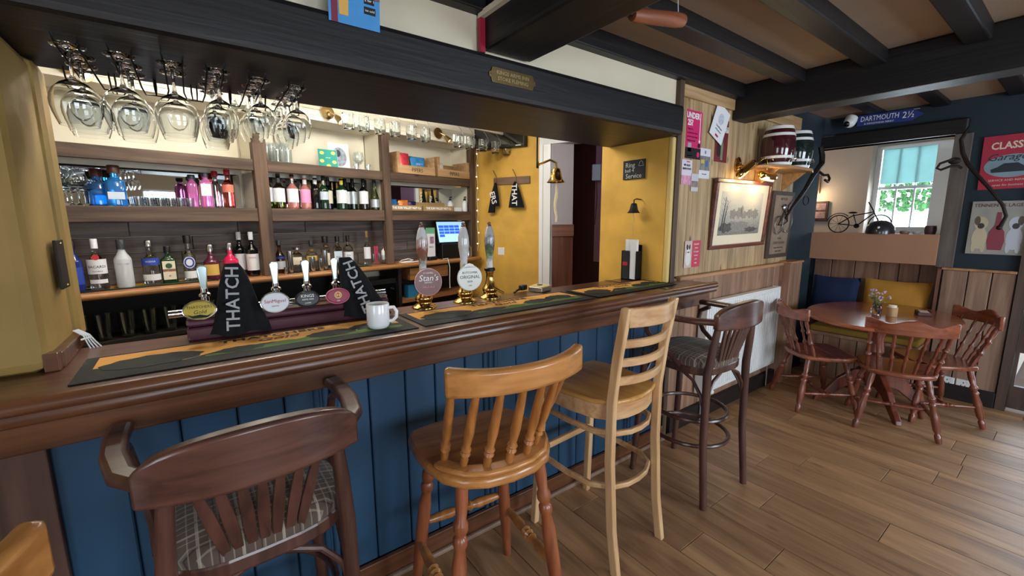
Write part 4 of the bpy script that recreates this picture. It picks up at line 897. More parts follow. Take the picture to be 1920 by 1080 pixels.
# dimple mugs hanging from hooks on a rail in front of the shelving
mw = [(.0001, 0), (.034, 0), (.038, .006), (.044, .03), (.0445, .075), (.041, .105), (.0425, .118), (.040, .118), (.0385, .105), (.041, .075), (.0405, .032), (.033, .01), (.0001, .009)]
mm_ = MB().lathe(mw, seg=20).mesh('mug_body', M['clear'], True, 50); mh_ = MB().tube([(.042, 0, .095), (.07, 0, .1), (.082, 0, .075), (.078, 0, .045), (.043, 0, .03)], .006, 8).mesh('handle', M['clear'], True)
rail = struct(MB().box(-.3, 3.95, -.012, .012, 2.36, 2.39).build('trim_mug_rail', mat('cream_gloss', '#e9e4d4', .5), None, Bw(0, -.3, 0), (0, 0, BA)))
ordn = 'first second third fourth fifth sixth seventh eighth ninth tenth eleventh twelfth thirteenth fourteenth fifteenth sixteenth'.split()
for i, s_ in enumerate((.80, 1.01, 1.517, 1.638, 1.779, 1.915, 2.076, 2.22, 2.594, 2.736, 2.923, 3.10, 3.271, 3.453, 3.684)):
    t = thing('beer_mug', '%s dimpled beer mug from the left hanging under the bar ceiling' % ordn[i], 'mug', Bw(s_, -.3, 2.162), BA, 'hanging beer mugs')
    link('mug_body', mm_, t); link('handle', mh_, t, rot=(0, 0, R(-120+30*math.sin(i*2.3))))
    MB().tube([(0, .0, .2), (0, -.04, .16), (.0, -.075, .10), (0, -.06, .07)], .002, 6).build('hook', M['steel'], t)

# wine glasses hanging from wire racks below the lintel
def hang(Hh, rb, rf, bowl): return MB().lathe([(r, -z) for r, z in goblet_prof(Hh, rb, rf, bowl)][::-1], seg=28).mesh('hanging_glass', glass('stem_glass_clear', '#fbfdfd', 0, 1.38), True, 50)
big, mid, sml = hang(.212, .056, .038, .128), hang(.205, .048, .037, .122), hang(.176, .044, .036, .102)
rows = ((-.232, big, 3, 1.745), (-.123, big, 3, 1.76), (-.004, big, 2, 1.76), (.103, mid, 4, 1.755), (.222, sml, 3, 1.78), (.345, sml, 4, 1.80))
rn_ = ('leftmost', 'second', 'third', 'fourth', 'fifth', 'rightmost'); gi = 0
for k_, (X_, me, n, y0) in enumerate(rows):
    t = thing('glass_rack', 'black wire glass rack under the lintel, %s of six' % rn_[k_], 'rack', (X_, 0, 0), 0, 'wire glass racks')
    for sx in (-1, 1):
        MB().tube([(sx*.026, y0-.03, 2.0), (sx*.024, y0-.026, 1.985), (sx*.022, y0-.01, 1.974), (sx*.022, 2.06, 1.968), (sx*.03, 2.085, 1.95), (sx*.06, 2.085, 1.95), (sx*.062, 2.08, 1.975), (sx*.062, 2.06, 2.0)], .0028, 6).build('wire_rail', M['blackm'], t, smooth=True)
    for j in range(n):
        o = link('hanging_glass', me, None, (X_+.006*math.sin(gi*1.7), y0+j*.098, 1.980)); gi += 1
        tag(o, '%s stemmed glass hanging upside down in the %s rack' % (('front', 'second', 'third', 'rear')[j if j < n-1 else (3 if n > 1 else 0)], rn_[k_]), 'glass', 'hanging stemmed glasses')
# ================================================================ on the bar counter
ZC = 1.09
burg = mat('burgundy_lacquer', '#4a2230', .25, coat=.5)
ft = thing('tap_font', 'low burgundy beer font bar with chrome top rail on the counter', 'beer font', (0, 0, ZC))
MB().box(-.055, .66, 1.80, 1.90, 0, .045).build('plinth', burg, ft, bevel=.006)
MB().box(-.055, .66, 1.812, 1.89, .045, .075).build('upper_step', burg, ft, bevel=.01)
MB().lathe([(.013, -.10), (.013, .655)], (0, 1.845, .095), 14, (1, 0, 0)).build('chrome_rail', M['chrome'], ft, smooth=True)
MB().box(-.05, .655, 1.82, 1.88, .075, .086).build('drip_strip', M['chrome'], ft)
def tap(label, X_, bw, bh, bm, em, lines, first=False):
    t = thing('beer_tap', label, 'beer tap', (X_, 1.845, ZC), R(-4), 'beer taps')
    MB().lathe([(.02, .105), (.02, .112), (.013, .12), (.013, .145), (.018, .148), (.018, .156), (.011, .162), (.011, .175)], (.012, 0, 0), 16).build('tap_body', M['chrome'], t, smooth=True)
    hp = [(-.009, .172), (.009, .172), (.014, .235), (.015, .25), (.008, .256), (-.008, .256), (-.015, .25), (-.014, .235)]
    MB().prism(hp, .012, Matrix.Translation((.012, .006, 0)) @ Matrix.Rotation(R(90), 4, 'X')).build('tap_handle', mat('pale_chrome', '#cfe6ec', .12, metal=.85), t, bevel=.003)
    MB().tube([(.012, -.01, .12), (.006, -.06, .115)], .009, 10).build('tap_spout', M['chrome'], t, smooth=True)
    Mb = Matrix.Translation((0, -.095, .115)) @ Matrix.Rotation(R(78), 4, 'X')
    bd = MB().prism(ell(0, 0, bw/2, bh/2, 32), .014, Mb).build('badge', bm, t, bevel=.003)
    MB().prism(ell(0, 0, bw/2+.004, bh/2+.004, 32), .009, Mb).build('badge_rim', em, t, bevel=.002)
    for tx, sz, dy, m_, sh in lines:
        l = text(tx, sz, m_, bd, None, None, shear=sh, ext=.0003); l.matrix_local = Mb @ Matrix.Translation((0, dy, .0146))
    return t, bd, Mb
goldb = mat('badge_gold', '#a8923a', .3, metal=.4)
t_, bd_, Mb_ = tap('beer tap with gold oval badge at the left end', -.005, .088, .060, goldb, M['chrome'], (('THATCHERS', .0125, .010, M['ink'], 0), ('Gold', .018, -.007, M['ink'], .2)), True)
MB().prism([(-.036, -.012), (-.02, -.018), (0, -.015), (.02, -.02), (.036, -.011), (.02, -.026), (-.02, -.026)], .0155, Mb_).build('badge_print', MATS['runner_trees'], bd_)
tap('beer tap with white oval badge right of the first towel', .218, .088, .070, mat('badge_white', '#d7d9dd', .3), M['chrome'], (('SanMiguel', .0175, .004, M['red'], 0), ('ESPECIAL', .006, -.014, M['ink'], 0)))
tap('beer tap with black oval badge between white and maroon ones', .327, .080, .056, mat('badge_black', '#121214', .3), M['blackm'], (('KINGS', .016, .011, M['inkw'], 0), ('ARMS INN', .009, -.002, M['inkw'], 0), ('LAGER', .007, -.015, M['inkw'], 0)))
t_, bd_, Mb_ = tap('beer tap with maroon oval badge beside the second towel', .437, .082, .056, mat('badge_maroon', '#8f2140', .3), M['pink'] if False else mat('badge_rose_rim', '#b8607c', .3), (('ALE', .007, -.019, M['inkw'], 0),))
MB().prism(ell(0, .003, .014, .014, 20), .0155, Mb_).build('badge_emblem', mat('emblem_gold', '#cdb46a', .4), bd_); MB().prism(ell(0, .003, .009, .009, 20), .0165, Mb_).build('badge_emblem_centre', M['red'], bd_)
for sx in (-.004, .004): MB().prism(ell(sx, .003, .003, .006, 10), .0172, Mb_).build('badge_emblem_mark', MATS['emblem_gold'], bd_)
# bar towels draped over fonts
tow = mat('black_towelling', '#111215', .98, noise=.25, nscale=60, bump=.3, bscale=160); towg = mat('towel_grey_letters', '#a9aaac', .95)
def towel(label, ap, c, rx, ry, lean, txt, rot, tsz, p0, p1):
    b = MB(); n, k = 40, 9; ap = Vector(ap); c = Vector(c)
    for j in range(k+1):
        f = j/k; cc = ap.lerp(c, f)
        for i in range(n):
            a = 2*math.pi*i/n; fold = 1+.15*f*math.sin(5*a+1.2+2*f)+.10*f*math.sin(9*a-3*f)+.05*math.sin(3*a+9*f)
            sq = (abs(math.cos(a))**3+abs(math.sin(a))**3)**(-1/3)
            g = (.26+.74*f**.65); b.v.append((cc.x+rx*g*math.cos(a)*fold*sq, cc.y+ry*g*math.sin(a)*fold*sq, cc.z+(.006*math.sin(4*a) if j == k else 0)+.006))
    for j in range(k):
        for i in range(n): b.f.append((j*n+i, j*n+(i+1) % n, (j+1)*n+(i+1) % n, (j+1)*n+i))
    b.f.append(tuple(range(n)))
    t = thing('bar_towel', label, 'towel', (0, 0, 0), 0, 'draped bar towels')
    b.build('cloth', tow, t, smooth=True, ang=180)
    p0, p1 = Vector(p0), Vector(p1); ux = (p1-p0).normalized(); nrm = Vector((0, -1, .25)); uy = (nrm.cross(ux)).normalized(); nn = ux.cross(uy)
    m_ = Matrix((ux, uy, nn)).transposed().to_4x4(); m_.translation = (p0+p1)/2
    l = text(txt, tsz, towg, t, None, None, ext=.003, bold=.0008, sx=1.0); l.matrix_local = m_
    return t
towel('black bar towel draped over a font, lettered in grey, left one', (.095, 1.815, 1.345), (.102, 1.808, 1.097), .078, .048, 0, 'THATCH', 90, .056, (.078, 1.742, 1.13), (.094, 1.79, 1.335))
towel('black bar towel draped behind the white mug, lettered in grey', (.485, 1.815, 1.345), (.56, 1.812, 1.097), .082, .048, 0, 'THATCH', 90, .056, (.55, 1.748, 1.13), (.49, 1.79, 1.335))
# hand pumps
def pump(label, X_, Y_, tint, clip=None):
    t = thing('hand_pump', label, 'hand pump', (X_, Y_, ZC), R(-12), 'hand pumps')
    MB().lathe([(.058, 0), (.059, .004), (.056, .009), (.044, .014), (.036, .022), (.034, .032), (.040, .040), (.041, .05), (.036, .058), (.030, .066), (.024, .085), (.02, .105), (.0185, .13), (.022, .134), (.022, .142), (.017, .146)], seg=28).build('brass_base', M['brass'], t, smooth=True, ang=50)
    MB().lathe([(.020, .142), (.029, .146), (.029, .158), (.022, .162)], seg=24).build('collar', M['blackm'] if clip is None else M['brass'], t, smooth=True)
    MB().lathe([(.0165, .16), (.017, .19), (.0175, .215), (.022, .245), (.0265, .275), (.0275, .30), (.0255, .33), (.019, .36), (.0125, .375), (.011, .378)], seg=24).build('pump_handle', tint, t, smooth=True)
    MB().lathe([(.0115, .376), (.0125, .382), (.008, .386), (.0095, .392), (.0075, .398), (.0001, .4)], seg=16).build('finial', mat('handle_brown', '#6b4632', .3), t, smooth=True)
    if clip:
        bm, lines, rimm, ytop = clip
        Mb = Matrix.Translation((.012, -.045, .128)) @ Matrix.Rotation(R(88), 4, 'X')
        bd = MB().prism(ell(0, 0, .061, .061, 40), .008, Mb).build('pump_clip', bm, t, bevel=.0015)
        MB().prism(ell(0, 0, .064, .064, 40), .005, Mb).build('clip_rim', rimm, t, bevel=.001)
        if ytop: MB().prism([(-.03, .05), (-.018, .066), (0, .072), (.018, .066), (.03, .05)], .008, Mb).build('clip_crown', bm, bd)
        for tx, sz, dy, m_, sh in lines: l = text(tx, sz, m_, bd, None, None, shear=sh, ext=.0003); l.matrix_local = Mb @ Matrix.Translation((0, dy, .0085))
        MB().tube([(0, -.01, .12), (.012, -.04, .125)], .006, 8).build('clip_bracket', M['brass'], t, smooth=True)
    else:
        MB().tube([(0, -.02, .06), (.02, -.05, .05), (.05, -.07, .03)], .007, 8).build('spout', M['brass'], t, smooth=True)
def tint(name, lo, md, hi):
    m_, nt, b = _new(name); L = nt.links.new; N = nt.nodes.new
    tc = N('ShaderNodeTexCoord'); sp_ = N('ShaderNodeSeparateXYZ'); L(tc.outputs['Object'], sp_.inputs[0])
    n_ = N('ShaderNodeTexNoise'); n_.inputs['Scale'].default_value = 45; L(tc.outputs['Object'], n_.inputs['Vector'])
    ma = N('ShaderNodeMath'); ma.operation = 'MULTIPLY_ADD'; ma.inputs[1].default_value = .12; L(n_.outputs['Fac'], ma.inputs[0]); L(sp_.outputs['Z'], ma.inputs[2])
    cr = N('ShaderNodeValToRGB'); e = cr.color_ramp.elements; e[0].position = .24; e[0].color = lin('#d3d3d3'); e[1].position = .40; e[1].color = lin(hi)
    k = e.new(.29); k.color = lin(lo); k = e.new(.33); k.color = lin(md); L(ma.outputs[0], cr.inputs[0]); L(cr.outputs[0], b.inputs['Base Color'])
    b.inputs['Roughness'].default_value = .15; b.inputs['Coat Weight'].default_value = .6; return m_
pump('hand pump with brown printed handle and copper round clip', .842, 1.845, tint('handle_autumn', '#6f5a48', '#8a4a3a', '#cfd0ce'), (mat('clip_copper', '#6d4a48', .35, metal=.2), (('Stan\'s', .040, .018, M['inkw'], .2), ('ST AUSTELL', .009, .042, M['inkw'], 0), ('BREWERY', .0085, -.002, M['inkw'], 0), ('PALE ALE', .014, -.022, mat('clip_pink', '#c98f86', .5), 0)), mat('clip_rim_rose', '#a8837f', .3, metal=.4), False))
pump('hand pump with pale grey handle and white round clip', 1.067, 1.852, tint('handle_pale', '#c9c9c9', '#bdbdbb', '#c3c4c3'), (mat('clip_white', '#e8ebe6', .35), (('BUTCOMBE', .015, .026, M['ink'], 0), ('ORIGINAL', .0225, .004, M['ink'], 0), ('BEER', .0125, -.018, M['ink'], 0), ('4.0%', .009, -.038, M['ink'], 0)), mat('clip_rim_white', '#cfd4cf', .3), True))
pump('hand pump without a clip, green and grey landscape handle', 1.235, 1.875, tint('handle_green', '#5f7a4c', '#4a4a4e', '#a9a9ac'))
# mug
mg = thing('coffee_mug', 'white ceramic mug with coffee standing on the bar runner', 'mug', (.532, 1.585, 1.0948), R(-38))
MB().lathe([(.0001, 0), (.032, 0), (.038, .005), (.042, .016), (.0425, .092), (.0415, .094), (.039, .092), (.0385, .02), (.03, .008), (.0001, .007)], seg=32).build('mug_body', M['cer'], mg, smooth=True, ang=60)
MB().lathe([(.0001, .08), (.0386, .08)], seg=24, cap=False).build('coffee', mat('coffee', '#5a3a24', .1), mg)
MB().tube([(.04, 0, .078), (.062, 0, .080), (.072, 0, .064), (.070, 0, .042), (.056, 0, .028), (.040, 0, .026)], .0065, 10).build('handle', M['cer'], mg, smooth=True)
# wedge shaped bottle opener / card tray on the counter
dv = thing('card_reader', 'beige and chrome wedge shaped reader lying on the counter', 'card reader', (1.58, 1.88, ZC+.002), R(25))
MB().prism([(-.06, -.045), (.045, -.06), (.07, -.03), (.06, .05), (-.05, .045)], .028).build('reader_case', M['steel'], dv, bevel=.004)
MB().prism([(-.054, -.04), (.042, -.054), (.064, -.028), (.054, .044), (-.045, .04)], .003, Matrix.Translation((0, 0, .028))).build('reader_top', mat('beige_plastic', '#d9c48c', .4), dv, bevel=.001)
MB().prism(ell(.01, 0, .02, .016, 20), .002, Matrix.Translation((0, 0, .031))).build('reader_button', M['ink'], dv)
cb_ = thing('black_cable', 'dark plug and lead lying left of the beige reader', 'cable', (1.50, 1.93, ZC), 0)
MB().obox((0, 0, .022), (.05, .03, .028), Matrix.Rotation(R(20), 3, 'Z')).build('plug', M['black'], cb_, bevel=.004)
MB().tube([(-.02, -.01, .02), (-.06, -.02, .012), (-.1, -.05, .008)], .006, 8).build('lead', M['black'], cb_, smooth=True)
wc = MB()
for i in range(4): wc.tube([(.008*i+.004, .004*i, .0), (.006*i-.002, .004*i, .02), (-.008+.004*i, .004*i, .045), (-.03+.003*i, .004*i, .066)], .0022, 6)
o = wc.build('cable_bundle', M['whitegloss'], None, (-.315, 1.905, ZC), smooth=True); tag(o, 'bundle of white cables tied behind the yellow pier', 'cable')
o = MB().tube([(-.012, -.008, 0), (.014, .0, .005)], .003, 8).build('cable_tie', M['white'], None, (-.308, 1.89, ZC+.055), smooth=True); o.parent = bpy.data.objects['cable_bundle']; o.location = (-.002, -.004, .035)
# leaflet rack by the right pier
lf = thing('leaflet_holder', 'black leaflet holder with white cards against the ochre pier', 'leaflet holder', (2.36, 1.84, ZC), R(-90))
MB().box(-.06, .06, -.03, .03, 0, .012).box(-.06, .06, .026, .03, 0, .24).box(-.06, -.056, -.03, .03, 0, .2).box(.056, .06, -.03, .03, 0, .2).build('holder_frame', M['blackm'], lf)
MB().box(-.055, .0, -.028, -.022, .0, .2).build('dark_leaflet', mat('leaflet_dark', '#2a2d31', .5, noise=.3), lf); MB().box(.005, .055, -.022, -.012, .01, .255).build('leaflet', M['paper'], lf); MB().box(-.05, .05, -.005, .004, .01, .275).build('leaflet', M['paper'], lf)
MB().box(-.05, -.01, -.0295, -.028, .10, .125).build('leaflet_stripe', M['red'], lf)
# chalk sign and small bell on the right pier
cs = thing('chalk_sign', 'small black chalk sign asking to ring for service on the ochre pier', 'sign', (2.417, 1.888, 1.828), 0, rot=(0, 0, 0))
MB().obox((-.005, 0, 0), (.008, .178, .125)).build('slate', mat('slate_black', '#2b2c2e', .85, noise=.15), cs, bevel=.001)
ck = mat('chalk', '#b9bab6', .9)
text('Ring', .045, ck, cs, (-.0098, .03, .03), FX); text('bell 4', .034, ck, cs, (-.0098, .035, -.005), FX); text('Service', .045, ck, cs, (-.0098, .0, -.042), FX)
MB().tube([(-.0098, -.04, .02), (-.0098, -.048, .045), (-.0098, -.058, .052), (-.0098, -.068, .045), (-.0098, -.078, .02)], .0014, 5, closed=True).build('chalk_bell', ck, cs)
def bell(t, m_, r, rope, L_):
    MB().lathe([(.0001, r*1.45), (r*.25, r*1.45), (r*.42, r*1.35), (r*.52, r*.9), (r*.62, r*.45), (r*.85, r*.12), (r, 0), (r*.96, 0), (r*.8, r*.14), (r*.56, r*.5), (r*.45, r*.9), (.0001, r*1.2)], seg=28).build('bell_body', m_, t, smooth=True, ang=50)
    MB().ball((0, 0, .005), r*.17).build('clapper', m_, t, smooth=True)
    pts = [(.004*math.sin(i*.7), .004*math.cos(i*.9), -r*.1-L_*i/12) for i in range(13)]
    MB().tube(pts, [.0025 if rope == 1 else .011-.003*abs(i-5)/6 for i in range(13)], 8).build('bell_rope', mat('rope_cream', '#d8c9a3', .9, bump=.6, bscale=150) if rope != 1 else mat('string_tan', '#c0a05c', .9), t, smooth=True)
b2 = thing('service_bell', 'small dark bell with string on the ochre pier', 'bell', (2.35, 1.83, 1.54), 0)
bell(b2, M['iron'], .044, 1, .15)
MB().tube([(0, 0, .062), (0, 0, .085), (.02, -.004, .092), (.068, -.004, .088)], .004, 8).build('bracket', M['iron'], b2, smooth=True)
b1 = thing('brass_bell', 'large brass bell with rope hanging from the door frame', 'bell', (2.02, 2.23, 1.75), 0)
bell(b1, M['brass'], .066, 2, .26)
MB().tube([(0, 0, .09), (0, 0, .13), (-.03, .03, .15), (-.075, .075, .125), (-.085, .085, .118)], .008, 8).build('bracket', M['brass'], b1, smooth=True)
MB().lathe([(.022, 0), (.022, .012)], (-.085, .085, .118), 14, (-.7, .7, 0)).build('bracket_plate', M['iron'], b1)
MB().tube([(-.092, .092, .1), (-.092, .092, .7)], .006, 6).build('hanger', M['blackm'], b1)
# hooks, towels, screen on the ochre wall
def Hw(a, o, z): return Vector((H0.x+a*math.cos(HA)-o*math.sin(HA), H0.y+a*math.sin(HA)+o*math.cos(HA), z))
hr = thing('coat_hooks', 'wooden rail with two brass hooks on the ochre wall', 'hook rail', Hw(.36, -.001, 1.905), HA)
MB().box(-.215, .215, -.02, 0, -.038, .038).build('rail_board', wood('hook_rail', '#7d6048', '#574030', 'X'), hr, bevel=.003)
for x_ in (-.175, .06): MB().tube([(x_, -.02, -.02), (x_, -.03, .01), (x_, -.03, .045), (x_-.01, -.05, .085), (x_-.015, -.07, .11)], .0045, 8).tube([(x_, -.02, -.01), (x_+.005, -.05, -.03), (x_+.008, -.065, -.01)], .0045, 8).build('hook', M['brassold'], hr, smooth=True)
def hung_towel(label, a, w, h, tx, skew):
    t = thing('hand_towel', label, 'towel', Hw(a, -.06, 1.885), HA, 'towels on the hook rail')
    b = MB(); n, k = 12, 8
    for sd in (0, 1):
        for j in range(k+1):
            f = j/k
            for i in range(n+1):
                u = i/n*2-1; ww = (.012+(w/2-.012)*f**.8)
                b.v.append((u*ww+skew*f, .012*math.sin(u*7+f*2)*f-.004+(.012 if sd else -.012)*(1-.3*f)*max(.1, 1-u*u), -h*f*(1-.22*(u > .2)*f*(skew < 0))))
    o_ = (n+1)*(k+1)
    for j in range(k):
        for i in range(n):
            q = j*(n+1)+i; b.f.append((q, q+n+1, q+n+2, q+1)); b.f.append((o_+q, o_+q+1, o_+q+n+2, o_+q+n+1))
    b.build('cloth', tow, t, smooth=True, ang=180)
    l = text(tx, .085, M['inkw'], t, (skew*.5, -.034, -h*.5), (R(90), R(90) if skew >= 0 else R(75), 0), bold=.001)
    return t
hung_towel('black towel with white letters on the left hook', .195, .15, .31, 'ERS', -.03)
hung_towel('black towel with white letters on the right hook', .43, .19, .26, 'THAT', .01)
tv = thing('wall_screen', 'black flat screen high on the ochre wall behind the hanging mugs', 'television', Hw(.245, -.04, 2.235), HA)
MB().box(-.30, .30, -.035, .035, 0, .26).build('screen_case', M['black'], tv, bevel=.006); MB().box(-.285, .285, -.037, -.034, .02, .25).build('panel', mat('black_glass', '#0a0c0e', .05, coat=.5), tv); MB().box(.2, .26, -.0385, -.036, .006, .014).build('screen_logo', M['inkw'], tv); MB().box(-.28, -.2, -.0385, -.036, .004, .010).build('screen_light', M['inkw'], tv)
o = MB().box(-.04, .04, -.008, 0, -.04, .04).build('wall_socket', M['whitegloss'], None, Hw(.225, -.001, 1.16), (0, 0, HA), bevel=.003); tag(o, 'white socket on the ochre wall behind the hand pump', 'socket')
sp = thing('wall_speaker', 'small pale blue speaker on the lit passage wall', 'speaker', (3.79, 3.49, 1.94), R(-55))
MB().box(-.05, .05, -.04, .04, 0, .18).build('speaker_box', mat('pale_blue_plastic', '#a9bfd4', .5), sp, bevel=.008); MB().tube([(0, 0, 0), (.01, 0, -.2), (-.01, .01, -.5)], .004, 6).build('speaker_wire', M['black'], sp)
# things on the lintel
pq = thing('brass_plaque', 'small brass name plaque with two lines on the dark lintel', 'plaque', (1.15, 1.548, 2.09), 0)
PZ = [(-.108, -.026), (-.104, -.03), (.104, -.03), (.108, -.026), (.112, -.012), (.122, -.008), (.122, .008), (.112, .012), (.108, .026), (.104, .03), (-.104, .03), (-.108, .026), (-.112, .012), (-.122, .008), (-.122, -.008), (-.112, -.012)]
MB().prism(PZ, .003, Matrix.Rotation(R(90), 4, 'X')).build('plate', M['brassold'], pq, bevel=.0008)
bl_ = mat('plaque_letters', '#e0cf9e', .3, metal=.8)
text('KINGS ARMS INN', .021, bl_, pq, (0, -.0035, .011), FY, sx=1.05); text('STOKE FLEMING', .021, bl_, pq, (0, -.0035, -.012), FY, sx=1.05)
for sx in (-1, 1): MB().ball((sx*.114, -.003, 0), .003, 8, 5).build('screw', M['steel'], pq)
ad = thing('advert_card', 'blue drinks advert card pinned above the lintel', 'advert', (.495, 1.544, 2.136), 0, rot=(R(6), 0, 0))
MB().box(-.083, .083, -.002, 0, 0, .17).build('card', mat('advert_blue', '#3f8fd0', .5, noise=.12, nscale=12), ad)
MB().box(-.075, -.055, -.003, -.002, .0, .17).build('print_red', mat('advert_red', '#7a2338', .6), ad); MB().prism([(-.05, .025), (-.022, .025), (-.02, .09), (-.028, .15), (-.044, .15), (-.052, .09)], .0012, Matrix.Translation((0, -.002, 0)) @ Matrix.Rotation(R(90), 4, 'X')).build('print_glass', mat('advert_amber', '#d9a850', .5), ad)
MB().prism([(-.015, .09), (.03, .085), (.06, .088), (.083, .092), (.083, .112), (.03, .118), (0, .112)], .0011, Matrix.Translation((0, -.002, 0)) @ Matrix.Rotation(R(90), 4, 'X')).build('print_rock', mat('advert_rock', '#6e5a62', .7, noise=.4, nscale=60), ad)
for z_, w_ in ((.075, .034), (.045, .038)): MB().box(.03, .03+w_, -.0035, -.002, z_, z_+.022).build('print_tag', M['ink'], ad)
text('2 for 1', .012, M['inkw'], ad, (.048, -.0042, .086), FY); text('ice cold', .010, M['inkw'], ad, (.049, -.0042, .056), FY)
o = thing('wooden_roller', 'turned wooden roller hung by string beside the main beam', 'roller', (1.36, 1.10, 2.235), 0)
MB().lathe([(.0001, 0), (.020, 0), (.025, .02), (.027, .26), (.024, .29), (.0001, .295)], (0, 0, 0), 20, (1, -.06, .16)).build('roller', wood('roller_wood', '#9c5a38', '#6c3a24', 'X', 1, .5), o, smooth=True)
MB().tube([(.26, -.015, .07), (.25, -.01, .19)], .002, 6).build('string', M['white'], o); MB().tube([(-.06, .0, .02), (0, 0, .0)], .008, 8).build('peg', M['iron'], o)

# ================================================================ right hand wall
rd = thing('radiator', 'white panel radiator under the boarded wall', 'radiator', (0, 0, 0))
MB().box(2.88, 4.07, 1.565, 1.578, .22, .915).build('front_panel', M['whitegloss'], rd, bevel=.006)
rb = MB()
for i in range(38): x_ = 2.90+i*.0306; rb.box(x_, x_+.017, 1.559, 1.566, .25, .885)
rb.build('convector_ribs', M['whitegloss'], rd, bevel=.003, bseg=1)
MB().box(2.88, 4.07, 1.622, 1.632, .22, .91).build('rear_panel', M['whitegloss'], rd, bevel=.004); MB().box(2.885, 4.065, 1.578, 1.622, .895, .91).build('top_grille', M['white'], rd)
for x_ in (2.88, 4.06): MB().box(x_, x_+.01, 1.57, 1.63, .22, .915).build('side_cover', M['whitegloss'], rd)
for x_ in (2.93, 4.02): MB().tube([(x_, 1.6, .23), (x_, 1.6, .0)], .008, 8).build('pipe', M['steel'], rd)
MB().lathe([(.018, 0), (.02, .05), (.012, .06)], (2.93, 1.57, .25), 14, (0, -1, 0)).build('valve', M['white'], rd, smooth=True)
WY = 1.657
def sheet(name, label, x0, x1, z0, z1, m, cat='poster', y=WY, tilt=0, th=.0015):
    t = thing(name, label, cat, ((x0+x1)/2, y, (z0+z1)/2), 0, rot=(0, R(tilt), 0)); w, h = x1-x0, z1-z0
    MB().box(-w/2, w/2, -th, 0, -h/2, h/2).build('sheet', m, t); return t, w, h
def patch(t, x0, x1, z0, z1, m, d=.0022, name='print'): return MB().box(x0, x1, -d, -.001, z0, z1).build(name, m, t)
t, w, h = sheet('age_poster', 'bright pink age check poster beside the timber post', 2.63, 2.81, 1.895, 2.20, M['pink'])
patch(t, -w/2, w/2, -h/2, -h/2+.07, M['ink']); patch(t, w/2-.025, w/2-.018, -.03, h/2-.01, M['inkw'])
MB().prism([(w/2-.0335, -.03), (w/2-.0095, -.03), (w/2-.0215, -.055)], .0023, Matrix.Rotation(R(90), 4, 'X')).build('print_arrow', M['inkw'], t)
text('UNDER', .05, M['inkw'], t, (-.02, -.0026, h/2-.035), FY, bold=.0018, sx=.92); text('25?', .05, M['inkw'], t, (-.05, -.0026, h/2-.08), FY, bold=.0018, sx=.92)
for i, l_ in enumerate(('Please be', 'prepared to show', 'proof of age when', 'buying alcohol')): text(l_, .0165, mat('ink_plum', '#5a1030', .7), t, (-w/2+.012, -.0026, .035-i*.024), FY, align='LEFT')
patch(t, -.065, -.025, -h/2+.045, -h/2+.1, mat('id_card', '#a9a4b0', .6)); MB().prism(ell(.06, -h/2+.03, .016, .018, 18), .0026, Matrix.Rotation(R(90), 4, 'X')).build('print_badge', M['pink'], t); MB().prism(ell(.065, -h/2+.09, .015, .015, 18), .0026, Matrix.Rotation(R(90), 4, 'X')).build('print_badge', M['ink'], t)
patch(t, -.07, -.01, -h/2+.016, -h/2+.021, M['inkw'])
t, w, h = sheet('notice_sheet', 'pale notice sheet below the pink poster', 2.60, 2.72, 1.725, 1.885, mat('notice_pink_white', '#dcd5e2', .7))
patch(t, -w/2, w/2, -h/2, -.02, mat('notice_rose', '#d99bb4', .7, noise=.3, nscale=30)); text('WE ALSO', .018, M['ink'], t, (0, -.0026, .045), FY, bold=.0005); text('SERVE FOOD', .017, M['ink'], t, (0, -.0026, .022), FY, bold=.0005); text('TAPAS', .014, M['red'], t, (.01, -.0026, .068), FY)
t, w, h = sheet('event_leaflet', 'white leaflet with a photograph pinned right of the pink poster', 2.805, 2.94, 1.775, 1.975, mat('leaflet_white', '#dcdde6', .7))
patch(t, -w/2+.004, w/2-.004, -.045, .05, mat('leaflet_photo', '#7e7a78', .7, noise=.7, nscale=22)); patch(t, -.05, -.005, -.0, .025, mat('leaflet_yellow', '#c9b45a', .7), .0026); patch(t, .005, .04, -.02, .02, mat('leaflet_bluep', '#4a6aa0', .7), .0027); MB().prism(ell(0, .075, .008, .012, 12), .0026, Matrix.Rotation(R(90), 4, 'X')).build('print_crest', mat('crest_blue', '#6a7a9c', .7), t); text('live music', .014, mat('ink_grey', '#55565c', .7), t, (0, -.0026, -.07), FY)
t, w, h = sheet('small_leaflet', 'small white leaflet tucked under the others beside the picture frame', 2.715, 2.80, 1.685, 1.80, mat('leaflet_grey', '#c9c9cf', .7), y=WY-.004)
patch(t, -w/2+.003, w/2-.003, -.03, .01, mat('leaflet_photo2', '#8a7a70', .7, noise=.6, nscale=30))
t, w, h = sheet('bottle_poster', 'dark red poster of a bottle partly covered by a white certificate', 2.99, 3.16, 1.90, 2.19, mat('poster_darkred', '#6e2028', .6, noise=.4, nscale=10))
patch(t, -.085, .085, .06, .1, mat('poster_band', '#c9c2c0', .7, noise=.6, nscale=50)); MB().prism([(-.006, -.13), (.022, -.13), (.024, -.03), (.018, .0), (.014, .05), (.004, .05), (0, 0), (-.006, -.03)], .0024, Matrix.Rotation(R(90), 4, 'X')).build('print_bottle', mat('poster_bottle', '#7d8a6c', .5), t); MB().prism(ell(-.03, -.06, .03, .05, 18), .0022, Matrix.Rotation(R(90), 4, 'X')).build('print_shadow', mat('poster_shadow', '#2c1a1c', .7), t)
t, w, h = sheet('certificate', 'white certificate pinned at an angle over the red poster', 2.925, 3.105, 2.035, 2.275, M['paper'], y=WY-.012, tilt=24)
